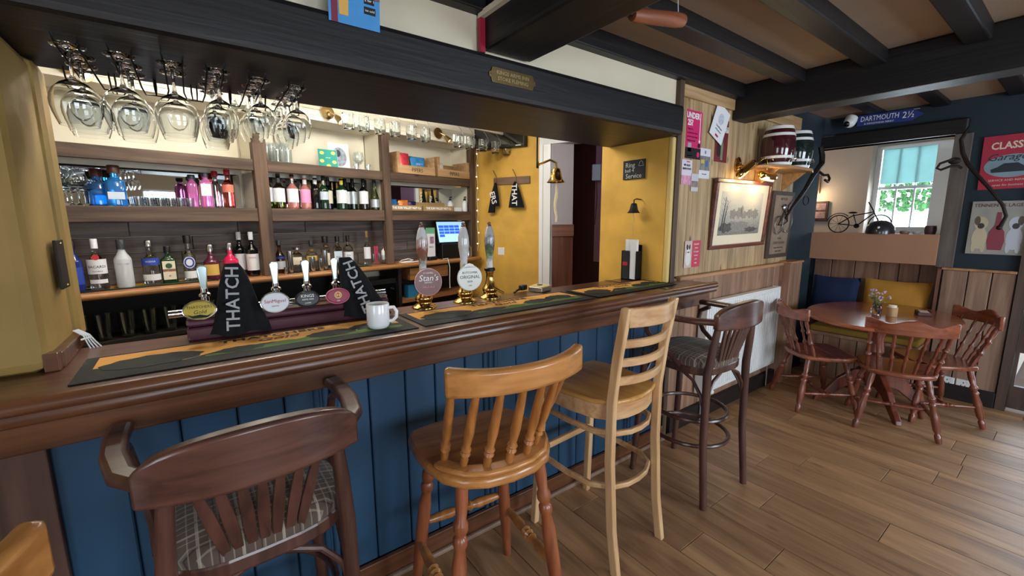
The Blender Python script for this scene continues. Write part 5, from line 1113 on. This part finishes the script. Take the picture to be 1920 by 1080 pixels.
MB().prism(ell(0, .03, .035, .04, 24), .002, Matrix.Rotation(R(90), 4, 'X')).build('print_wreath', mat('print_pale', '#bfc9d4', .7, noise=.3, nscale=60), t); text('Certificate', .02, mat('ink_grey', '#55565c', .7), t, (0, -.0026, -.03), FY); text('of Excellence', .015, mat('ink_grey', '#55565c', .7), t, (0, -.0026, -.055), FY); patch(t, -.02, .02, -.1, -.085, M['red'])
t, w, h = sheet('dog_sign', 'small red and white sign with a dog on the boards above the dado', 2.685, 2.885, 1.165, 1.35, mat('sign_red', '#c5304c', .4), y=WY, th=.004)
patch(t, -w/2, -.01, -h/2, h/2, mat('sign_cream', '#cdb9b0', .6), .0048)
for cx, cz, rx, rz_, m_ in ((-.055, .04, .025, .03, '#e9e6e2'), (-.055, -.03, .032, .05, '#e2dfda'), (-.068, .05, .012, .02, '#4a3030'), (-.042, .05, .01, .018, '#4a3030')): MB().prism(ell(cx, cz, rx, rz_, 16), .0055 if 'e' in m_[1:3] else .006, Matrix.Rotation(R(90), 4, 'X')).build('print_dog', mat('dog_'+m_[1:], m_, .6), t)
for i, l_ in enumerate(('Unattended', 'children', 'will be given', 'espresso', 'and a', 'puppy')): text(l_, .0165, M['inkw'], t, (.043, -.0052, .068-i*.026), FY, sx=.8)
# framed engraving with its lamp
fp = thing('framed_picture', 'framed grey country engraving with a wide cream mount', 'picture', (3.41, 1.652, 1.535), 0, rot=(R(4), R(-.5), 0))
fm = wood('picture_frame', '#7a4230', '#4a241b', 'X', 1, .3, coat=.3)
W2, H2 = .43, .255
for a in ((-W2, W2, H2-.03, H2), (-W2, W2, -H2, -H2+.03), (-W2, -W2+.03, -H2+.03, H2-.03), (W2-.03, W2, -H2+.03, H2-.03)): MB().box(a[0], a[1], -.03, 0, a[2], a[3]).build('frame_bar', fm, fp, bevel=.005)
MB().box(-W2+.03, W2-.03, -.012, -.004, -H2+.03, H2-.03).build('mount', mat('mount_cream', '#ece0c4', .8), fp)
def engraving(name):
    m_, nt, b = _new(name); L = nt.links.new; N = nt.nodes.new; tc = N('ShaderNodeTexCoord'); sp_ = N('ShaderNodeSeparateXYZ'); L(tc.outputs['Object'], sp_.inputs[0])
    mp = N('ShaderNodeMapping'); mp.inputs['Scale'].default_value = (18, 1, 26); L(tc.outputs['Object'], mp.inputs[0]); n_ = N('ShaderNodeTexNoise'); n_.inputs['Detail'].default_value = 10; n_.inputs['Roughness'].default_value = .7; L(mp.outputs[0], n_.inputs['Vector'])
    r1 = N('ShaderNodeMapRange'); r1.inputs[1].default_value = -.15; r1.inputs[2].default_value = .12; r1.inputs[3].default_value = -.16; r1.inputs[4].default_value = .2; L(sp_.outputs['Z'], r1.inputs[0])
    ad_ = N('ShaderNodeMath'); L(n_.outputs['Fac'], ad_.inputs[0]); L(r1.outputs[0], ad_.inputs[1])
    cr = N('ShaderNodeValToRGB'); cr.color_ramp.elements[0].position = .28; cr.color_ramp.elements[0].color = lin('#6b6a66'); cr.color_ramp.elements[1].position = .62; cr.color_ramp.elements[1].color = lin('#c9c6b8'); L(ad_.outputs[0], cr.inputs[0]); L(cr.outputs[0], b.inputs['Base Color']); b.inputs['Roughness'].default_value = .7; return m_
MB().box(-W2+.11, W2-.11, -.0135, -.012, -H2+.1, H2-.09).build('engraving', engraving('engraving_print'), fp)
tk = mat('engraving_ink', '#8d8b84', .8, noise=.3, nscale=60); tk2 = mat('engraving_ink_dark', '#5d5b56', .8, noise=.3, nscale=60)
random.seed(5)
def blob(cx, cz, rx, rz_, m_, d, name='tree_print'):
    MB().prism([(cx+rx*math.cos(a_)*(1+.22*math.sin(5*a_+cx*40)+.12*math.sin(11*a_)), cz+rz_*math.sin(a_)*(1+.2*math.cos(7*a_+cx*30))) for a_ in [2*math.pi*k_/30 for k_ in range(30)]], d, Matrix.Translation((0, -.0125, 0)) @ Matrix.Rotation(R(90), 4, 'X')).build(name, m_, fp)
for cx, cz, rx, rz_ in ((-.13, .0, .05, .035), (-.04, .01, .04, .04), (.04, -.005, .05, .028), (.13, .005, .05, .035), (.22, .0, .05, .04), (.0, .035, .02, .03)): blob(cx, cz, rx, rz_, tk, .0013)
blob(-.05, -.085, .2, .03, tk, .0014, 'meadow_print'); blob(-.22, -.1, .09, .035, tk2, .0016, 'bush_print'); blob(.18, -.12, .1, .02, tk2, .0016, 'bush_print')
for x_, h_ in ((-.285, .25), (-.255, .2)):
    eg = MB().tube([(x_, -.0140, -.12), (x_+.012, -.0140, -.02), (x_+.03, -.0140, -.12+h_)], [.006, .004, .0012], 5)
    for k_ in range(7): eg.tube([(x_+.012+.003*k_, -.0140, -.03+.02*k_), (x_+.012+(.05 if k_ % 2 else -.03), -.0140, .0+.02*k_)], .001, 4)
    eg.build('tree_print', tk2, fp)
pl = thing('picture_lamp', 'brass twin picture lamp on a curved arm above the engraving', 'lamp', (3.33, 1.655, 1.875), 0)
MB().lathe([(.045, 0), (.046, .006), (.03, .014), (.012, .018)], (0, 0, .02), 20, (0, -1, 0), sy=1.3).build('back_plate', M['brass'], pl, smooth=True)
MB().tube([(0, -.015, .02), (.05, -.05, .01), (.1, -.09, .03), (.15, -.11, .07), (.2, -.11, .075), (.225, -.11, .04), (.225, -.11, -.01)], .006, 10).build('arm', M['brass'], pl, smooth=True)
for c_, ax in (((.1, -.12, -.05), (1, 0, -.03)), ((-.17, -.09, -.07), (.95, 0, .45))):
    c_ = Vector(c_); ax = Vector(ax).normalized()
    sd = MB().lathe([(.0001, 0), (.018, .004), (.028, .02), (.03, .05), (.03, .2), (.028, .23), (.018, .246), (.0001, .25)], c_, 20, ax, a0=0).build('lamp_shade', M['brass'], pl, smooth=True)
    MB().tube([c_+ax*.03+Vector((0, 0, -.026)), c_+ax*.22+Vector((0, 0, -.026))], .010, 10).build('tube_bulb', mat('lamp_tube_glow', '#ffd9a0', .4, emit=7), sd, smooth=True)
MB().tube([(0, -.02, 0), (-.06, -.07, -.04)], .006, 8).build('arm', M['brass'], pl, smooth=True)
lamp('picture_lamp_light', (3.55, 1.52, 1.765), 1.7, (1, .72, .38), .05); lamp('picture_lamp_light', (3.25, 1.545, 1.785), .8, (1, .72, .38), .04)
bs = thing('bicycle_sign', 'dark printed panel with a metal penny farthing right of the engraving', 'sign', (4.115, 1.654, 1.445), 0, rot=(R(2), 0, 0))
MB().box(-.215, .215, -.02, 0, -.285, .285).build('panel', mat('sign_brown', '#4a3c34', .6, noise=.3, nscale=6), bs, bevel=.003); MB().box(-.165, .165, -.0215, -.02, -.25, .25).build('print_ground', mat('sign_tan', '#8d7a68', .7, noise=.25, nscale=8), bs)
wb_ = M['steel']
def ring(c, r, th, m_, name): MB().tube([(c[0]+r*math.cos(2*math.pi*i/24), -.035, c[1]+r*math.sin(2*math.pi*i/24)) for i in range(24)], th, 6, closed=True).build(name, m_, bs, smooth=True)
ring((-.085, -.0), .075, .005, wb_, 'wheel'); ring((.085, .03), .095, .005, wb_, 'wheel')
MB().tube([(-.085, -.035, 0), (.0, -.035, .13), (.085, -.035, .03)], .005, 6).tube([(.02, -.035, .145), (-.05, -.035, .16)], .004, 6).tube([(.085, -.035, .03), (.06, -.035, .17), (.1, -.035, .19)], .004, 6).tube([(-.085, -.035, 0), (.0, -.035, .0), (.085, -.035, .03)], .004, 6).build('bicycle_frame', M['iron'], bs, smooth=True)
MB().ball((.0, -.035, .15), .03, 10, 6, (1, .4, 1)).build('rider', M['steel'], bs, smooth=True)
for i, l_ in enumerate(('BICYCLES', 'for hire', 'STREET & ROAD', 'repairs while you wait', 'enquire within')): text(l_, (.03, .022, .03, .02, .02)[i], mat('sign_ink', '#33291f', .8), bs, (0, -.022, (.22, -.115, -.155, -.195, -.225)[i]), FY)
# spirit barrels on a bracket shelf
bk = thing('barrel_shelf', 'shaped wooden bracket shelf holding two spirit barrels', 'shelf', (3.86, 1.655, 1.875), 0)
MB().prism([(-.42, 0), (-.42, -.10), (-.36, -.19), (-.2, -.24), (.2, -.24), (.36, -.19), (.42, -.10), (.42, 0)], .022).build('shelf_board', wood('bracket_pine', '#bd915f', '#93683f', 'X', 1, .4), bk, bevel=.004)
for x_ in (-.25, .25): MB().prism([(0, 0), (0, -.14), (-.17, 0)], .02, Matrix(((0, 0, 1, x_), (1, 0, 0, 0), (0, 1, 0, 0), (0, 0, 0, 1)))).build('bracket', wood('bracket_pine', '#bd915f', '#93683f', 'X', 1, .4), bk)
def barrel(label, X_, m_):
    t = thing('spirit_barrel', label, 'barrel', (X_, 1.525, 1.899), 0, 'ceramic spirit barrels'); H_ = .285
    pr = [(.092+.024*math.sin(math.pi*k_/14), H_*k_/14) for k_ in range(15)]
    MB().lathe([(.0001, 0)]+pr+[(.0001, H_)], seg=32).build('cask', m_, t, smooth=True, ang=60)
    for z0, z1 in ((0, .022), (.048, .07), (.212, .235), (.262, .287)):
        f = lambda z: .092+.024*math.sin(math.pi*z/H_)+.0025
        MB().lathe([(f(z0)-.004, z0), (f(z0), z0+.002), (f((z0+z1)/2), (z0+z1)/2), (f(z1), z1-.002), (f(z1)-.004, z1)], seg=32, cap=False).build('hoop', M['cer'], t, smooth=True)
    MB().tube([(0, -.1, .045), (0, -.135, .045)], .008, 10).tube([(0, -.13, .065), (0, -.13, .02)], .006, 8).build('tap', M['chrome'], t, smooth=True)
barrel('maroon ceramic spirit barrel with white hoops', 3.665, mat('barrel_maroon', '#431820', .1, coat=.6)); barrel('dark green ceramic spirit barrel with white hoops', 4.0, mat('barrel_green', '#182a26', .1, coat=.6))

# ================================================================ far wall
dm = thing('road_sign', 'blue enamel arrow sign pointing right above the opening', 'sign', (4.86, 1.18, 2.345), 0, rot=(R(2), 0, 0))
MB().prism([(-.20, -.045), (.165, -.045), (.235, 0), (.165, .045), (-.20, .045)], .006, Matrix(((0, 0, -1, 0), (-1, 0, 0, 0), (0, 1, 0, 0), (0, 0, 0, 1)))).build('plate', mat('enamel_blue', '#2c3f86', .35, coat=.3), dm)
text('DARTMOUTH', .060, M['inkw'], dm, (-.0066, .050, .010), FX, sx=.70); text('2½', .072, M['inkw'], dm, (-.0066, -.142, .004), FX, sx=.85); text('& KINGSWEAR FERRY', .021, M['inkw'], dm, (-.0066, .05, -.030), FX)
MB().box(-.004, 0, -.205, .2, .043, .045).build('sign_edge', M['inkw'], dm)
sc_ = thing('security_camera', 'white dome security camera left of the blue arrow sign', 'camera', (4.84, 1.435, 2.35), 0)
MB().ball((0, 0, 0), .046, 20, 12).build('dome', M['whitegloss'], sc_, smooth=True); MB().ball((-.030, .010, -.014), .026, 14, 8).build('lens', mat('black_glass', '#0a0c0e', .05, coat=.5), sc_, smooth=True); MB().lathe([(.046, 0), (.05, .045)], (0, 0, .0), 18, (.6, -.1, .75)).build('mount', M['whitegloss'], sc_, smooth=True)
cg = thing('garage_sign', 'red tin sign with a car in an oval on the dark wall', 'sign', (4.99, .445, 1.915), 0, rot=(R(-1), 0, 0))
MB().box(-.006, 0, -.152, .152, -.2, .2).build('tin_plate', mat('tin_red', '#a82c44', .4, noise=.12, nscale=10), cg, bevel=.002)
XP = Matrix(((0, 0, -1, 0), (-1, 0, 0, 0), (0, 1, 0, 0), (0, 0, 0, 1)))
MB().prism(ell(.01, -.03, .142, .085, 40), .0075, XP).build('oval_print', mat('tin_bluegrey', '#7f98a4', .5, noise=.15), cg)
MB().prism([(-.09, -.075), (-.095, -.05), (-.06, -.035), (-.03, -.01), (.04, -.01), (.07, -.035), (.11, -.045), (.112, -.075)], .0085, XP).build('car_print', mat('tin_car', '#26303a', .5), cg)
text('CLASSIC', .072, mat('tin_cream', '#dcc9b4', .5), cg, (-.0072, .0, .12), FX, bold=.002, sx=.80); text('Garage', .07, mat('tin_dark', '#2a3440', .5), cg, (-.0088, .02, .035), FX, shear=.3); text('SERVICE AND REPAIR', .021, mat('tin_cream', '#dcc9b4', .5), cg, (-.0072, 0, -.135), FX); text('open for business', .022, mat('tin_cream', '#dcc9b4', .5), cg, (-.0072, 0, -.17), FX, shear=.2)
dg_ = thing('lager_sign', 'faded tin sign with two dogs beside a red bottle', 'sign', (4.99, .455, 1.42), 0)
MB().box(-.006, 0, -.15, .15, -.205, .205).build('tin_plate', mat('tin_grey', '#9a9a94', .5, noise=.15, nscale=5), dg_, bevel=.002)
text("TENNENT'S LAGER", .036, mat('tin_plum', '#5a3440', .6), dg_, (-.0072, 0, .172), FX, sx=.9)
def dog(cx, s, m1):
    S=.72
    for (dx, dz, rx, rz_, mm, d) in ((0, -.06, .058, .085, m1, .0072), (0, .055, .052, .05, m1, .0076), (-.03*s, .075, .022, .035, 'dog_patch', .008), (.0, .035, .026, .022, 'dog_muzzle', .0082), (-.035, -.13, .018, .04, m1, .0078), (.035, -.13, .018, .04, m1, .0078)):
        MB().prism(ell(cx+dx*S, dz-.02, rx*S, rz_, 20), d, XP).build('dog_print', MATS[mm], dg_)
mat('dog_cream', '#c2b79c', .6); mat('dog_blue', '#b9c0cc', .6); mat('dog_patch', '#5c5348', .6); mat('dog_muzzle', '#3f3c3c', .6)
dog(-.085, 1, 'dog_cream'); dog(.095, -1, 'dog_blue')
MB().prism([(-.03, -.17), (.04, -.17), (.05, -.1), (.042, -.03), (.018, .02), (.015, .12), (-.008, .12), (-.011, .02), (-.035, -.03), (-.042, -.1)], .009, XP).build('bottle_print', mat('tin_maroon', '#8a3f4c', .6), dg_)
# old iron hames either side of the opening
hr_ = thing('iron_hame', 'long curved iron hame hanging right of the opening', 'ironwork', (4.87, 0, 0), 0, 'old iron hames')
MB().tube([(.05, .68, 2.20), (0, .71, 2.10), (0, .69, 2.0), (-.02, .65, 1.91), (-.04, .595, 1.83), (-.05, .5, 1.70), (-.05, .43, 1.59), (-.04, .405, 1.51), (-.03, .425, 1.435)], [.008, .012, .014, .014, .013, .012, .011, .011, .013], 8).build('curved_bar', M['iron'], hr_, smooth=True)
MB().ball((-.03, .43, 1.425), .018).build('ball_end', M['iron'], hr_, smooth=True)
MB().tube([(-.01, .70, 1.95), (-.03, .73, 1.955), (-.05, .80, 1.925), (-.05, .815, 1.89), (-.05, .79, 1.875), (-.04, .74, 1.90), (-.02, .7, 1.90), (-.01, .68, 1.88)], .009, 8).build('hook', M['iron'], hr_, smooth=True); MB().ball((-.02, .725, 1.94), .03, 10, 7, (.6, 1.3, .9)).build('boss', M['iron'], hr_, smooth=True)
hl = thing('iron_hame', 'long curved iron hame hanging left of the opening', 'ironwork', (0, 1.585, 0), 0, 'old iron hames')
MB().tube([(4.70, .01, 2.15), (4.735, 0, 2.07), (4.715, -.01, 2.0), (4.60, -.02, 1.94), (4.50, -.02, 1.87), (4.39, -.01, 1.75), (4.28, 0, 1.66), (4.20, .01, 1.59), (4.12, .02, 1.50)], [.02, .024, .024, .022, .02, .017, .015, .012, .009], 8).build('curved_bar', M['iron'], hl, smooth=True)
MB().tube([(4.38+.06*math.cos(a), -.03, 1.655+.04*math.sin(a)) for a in [2*math.pi*i/16 for i in range(16)]], .0045, 6, closed=True).build('ring', M['iron'], hl, smooth=True)
MB().tube([(4.60, -.02, 1.93), (4.70, -.04, 1.89), (4.80, -.04, 1.90), (4.85, -.04, 1.87), (4.82, -.04, 1.835), (4.74, -.04, 1.85)], .011, 8).build('hook', M['iron'], hl, smooth=True)
dp = thing('door_plate', 'dark narrow finger plate on the side of the yellow pier', 'plate', (-.348, 1.90, 1.37), 0)
MB().box(0, .008, -.045, .045, -.075, .075).build('plate', M['iron'], dp, bevel=.002)
for z_ in (-.065, .065): MB().ball((.009, 0, z_), .004, 8, 5).build('screw', M['brassold'], dp)
# bicycle ornament, helmet and bits on the shelf
bo = thing('bicycle_ornament', 'small black wire bicycle ornament on the opening shelf', 'ornament', (5.09, 0, 1.357), 0)
def wring(y, z, r, name): MB().tube([(0, y+r*math.cos(2*math.pi*i/28), z+r*math.sin(2*math.pi*i/28)) for i in range(28)], .005, 6, closed=True).build(name, M['blackm'], bo, smooth=True)
wring(1.505, .088, .083, 'wheel'); wring(1.19, .088, .083, 'wheel')
sk = MB()
for y_ in (1.505, 1.19):
    for i in range(10): a = math.pi*2*i/10; sk.tube([(0, y_, .088), (0, y_+.082*math.cos(a), .088+.082*math.sin(a))], .0014, 4)
sk.build('spokes', M['blackm'], bo)
MB().tube([(0, 1.505, .088), (0, 1.40, .165), (0, 1.24, .2)], .0055, 6).tube([(0, 1.505, .088), (0, 1.36, .07), (0, 1.395, .18)], .0055, 6).tube([(0, 1.36, .07), (0, 1.24, .19)], .0055, 6).tube([(0, 1.19, .088), (0, 1.25, .215), (0, 1.29, .29)], .0055, 6).build('bicycle_frame', M['blackm'], bo, smooth=True)
MB().ball((0, 1.40, .195), .03, 10, 6, (.5, 1.2, .3)).build('saddle', M['blackm'], bo, smooth=True); MB().tube([(0, 1.505+.1*math.cos(R(a)), .09+.1*math.sin(R(a))) for a in range(10, 150, 14)], .004, 5).build('mudguard', M['blackm'], bo); MB().lathe([(.022, -.01), (.022, .01)], (0, 1.36, .07), 14, (1, 0, 0)).build('chainring', M['blackm'], bo)
hm = thing('riding_helmet', 'dark round helmet with a white dot on the opening shelf', 'helmet', (5.02, 1.165, 1.357), 0)
MB().lathe([(.104, 0), (.105, .02), (.098, .065), (.075, .1), (.04, .118), (.0001, .123)], seg=28).build('shell', mat('helmet_dark', '#2b2a30', .3, coat=.4), hm, smooth=True); MB().ball((-.098, -.01, .06), .011, 10, 6).build('badge', M['inkw'], hm, smooth=True)
for i, (y_, r_, h_, c_, d) in enumerate(((1.01, .035, .03, '#8a6a60', 'low brown pot next to the helmet on the opening shelf'), (.93, .028, .024, '#c9ccd2', 'small pale dish on the opening shelf'), (.845, .04, .075, '#5a4048', 'dark trinket box at the right end of the opening shelf'))):
    o = MB().lathe([(.0001, 0), (r_*.85, 0), (r_, h_*.5), (r_*.9, h_), (r_*.8, h_), (r_*.8, h_*.4), (.0001, h_*.3)], seg=18).build('trinket_pot', mat('trinket_%d' % i, c_, .4), None, (5.1, y_, 1.357), smooth=True); tag(o, d, 'pot')
# wall lamp and photographs in the next room
wl = thing('wall_lamp', 'small lit wall lamp with pale shade in the next room', 'lamp', (6.97, 2.385, 1.86), 0)
MB().box(.0, .03, -.06, .06, -.02, .22).build('back_plate', wood('lamp_board', '#9a7a5c', '#6e543c', 'Z'), wl); MB().tube([(0, 0, .15), (-.08, 0, .16), (-.1, 0, .12)], .008, 8).build('arm', M['iron'], wl, smooth=True)
MB().lathe([(.065, 0), (.03, .1)], (-.1, 0, 0), 18, cap=False).build('shade', mat('lamp_shade_glow', '#ffe7bf', .7, emit=3), wl, smooth=True); lamp('wall_lamp_light', (6.8, 2.385, 1.82), 3, (1, .78, .5), .05)
pf = thing('framed_photos', 'dark frame with two old photographs in the next room', 'picture', (6.985, 2.33, 1.60), 0)
MB().box(-.02, .01, -.13, .13, -.13, .13).build('frame', wood('photo_frame', '#5a4038', '#3a2722', 'Z'), pf, bevel=.003)
for z_ in (.055, -.055): MB().box(-.023, -.019, -.105, .105, z_-.045, z_+.045).build('photograph', mat('photo_sepia', '#a58a8c', .6, noise=.6, nscale=16), pf)
# table dressing and sockets
vs_ = thing('flower_jar', 'small glass jar of pale flowers on the oval table', 'flowers', (4.30, .955, .751), 0)
MB().lathe([(.0001, 0), (.03, 0), (.034, .01), (.034, .05), (.026, .065), (.028, .075), (.024, .075), (.0001, .008)], seg=18).build('jar', M['clear'], vs_, smooth=True)
stx = MB(); flw = MB(); lv = MB(); random.seed(3)
for i in range(16):
    a = random.uniform(0, 6.28); r_ = random.uniform(.02, .075); z_ = random.uniform(.10, .185); stx.tube([(0, 0, .01), (r_*.4*math.cos(a), r_*.4*math.sin(a), z_*.6), (r_*math.cos(a), r_*math.sin(a), z_)], .0016, 4)
    for k_ in range(3): flw.ball((r_*math.cos(a)+random.uniform(-.012, .012), r_*math.sin(a)+random.uniform(-.012, .012), z_+random.uniform(0, .012)), random.uniform(.005, .009), 6, 4)
    lv.ball((r_*.6*math.cos(a+.5), r_*.6*math.sin(a+.5), z_*.7), .014, 6, 4, (.9, .5, .35))
stx.build('stems', mat('stem_green', '#5f7a48', .8), vs_); flw.build('blossoms', mat('petal_pale', '#bfa9b4', .8), vs_); lv.build('leaves', mat('leaf_grey_green', '#6c7f63', .8), vs_)
cn = thing('candle_pot', 'cream candle in a wooden pot beside the flower jar', 'candle', (4.27, .855, .751), 0)
MB().lathe([(.0001, 0), (.032, 0), (.033, .004), (.034, .07), (.03, .07), (.029, .06), (.0001, .06)], seg=20).build('pot', wood('candle_wood', '#c9a87a', '#a5835a', 'Z'), cn, smooth=True); MB().lathe([(.0001, .055), (.028, .055), (.026, .085), (.0001, .086)], seg=16).build('wax', mat('wax_cream', '#e9dcc0', .5), cn, smooth=True)
cd_ = thing('condiment_tray', 'low dark tray of sachets at the right of the oval table', 'tray', (4.52, .72, .751), R(20))
MB().box(-.06, .06, -.04, .04, 0, .006).box(-.06, -.055, -.04, .04, 0, .028).box(.055, .06, -.04, .04, 0, .028).box(-.06, .06, -.04, -.035, 0, .028).box(-.06, .06, .035, .04, 0, .028).build('tray', wood('tray_wood', '#5e3226', '#3e2018', 'X'), cd_)
for i in range(6): MB().obox((-.04+.016*i, 0, .02), (.012, .055, .02), Matrix.Rotation(R(10), 3, 'Y')).build('sachet', mat(('sachet_a', 'sachet_b')[i % 2], ('#b8a99a', '#8a5a5c')[i % 2], .6), cd_)
for y0, d in ((.585, 'left'), (.49, 'right')):
    so = thing('double_socket', 'white wall socket low on the far boards, %s of two' % d, 'socket', (4.976, y0, .14), 0, None)
    MB().box(-.01, 0, -.043, .043, -.043, .043).build('face_plate', M['whitegloss'], so, bevel=.003)
    for dy, dz in ((0, .018), (-.012, -.008), (.012, -.008)): MB().box(-.0105, -.0095, dy-.003, dy+.003, dz-.006, dz+.006).build('pin_hole', M['ink'], so)
    MB().box(-.013, -.009, -.03, -.018, .022, .034).build('switch', M['white'], so)
# ceiling lights above the bar (behind the lintel)
for i, (x_, y_) in enumerate(((-.1, 2.5), (.7, 2.6), (1.6, 2.75), (.3, 3.05), (1.3, 3.15))):
    t = thing('downlight', '%s recessed ceiling downlight over the serving area from the left' % ordn[i], 'light', (x_, y_, 2.5), 0, 'bar downlights')
    MB().lathe([(.055, -.004), (.055, 0), (.04, 0), (.04, -.004)], seg=20, cap=False).build('trim_ring', M['chrome'], t, smooth=True); MB().lathe([(.0001, -.001), (.04, -.001)], seg=20, cap=False).build('lens', mat('downlight_glow', '#ffffff', .4, emit=6), t)
    lamp('downlight_light', (x_, y_, 2.40), 11, (1, .95, .88), .06)
lamp('passage_light', (3.3, 2.9, 2.3), 1.5, (1, .9, .95), .05)
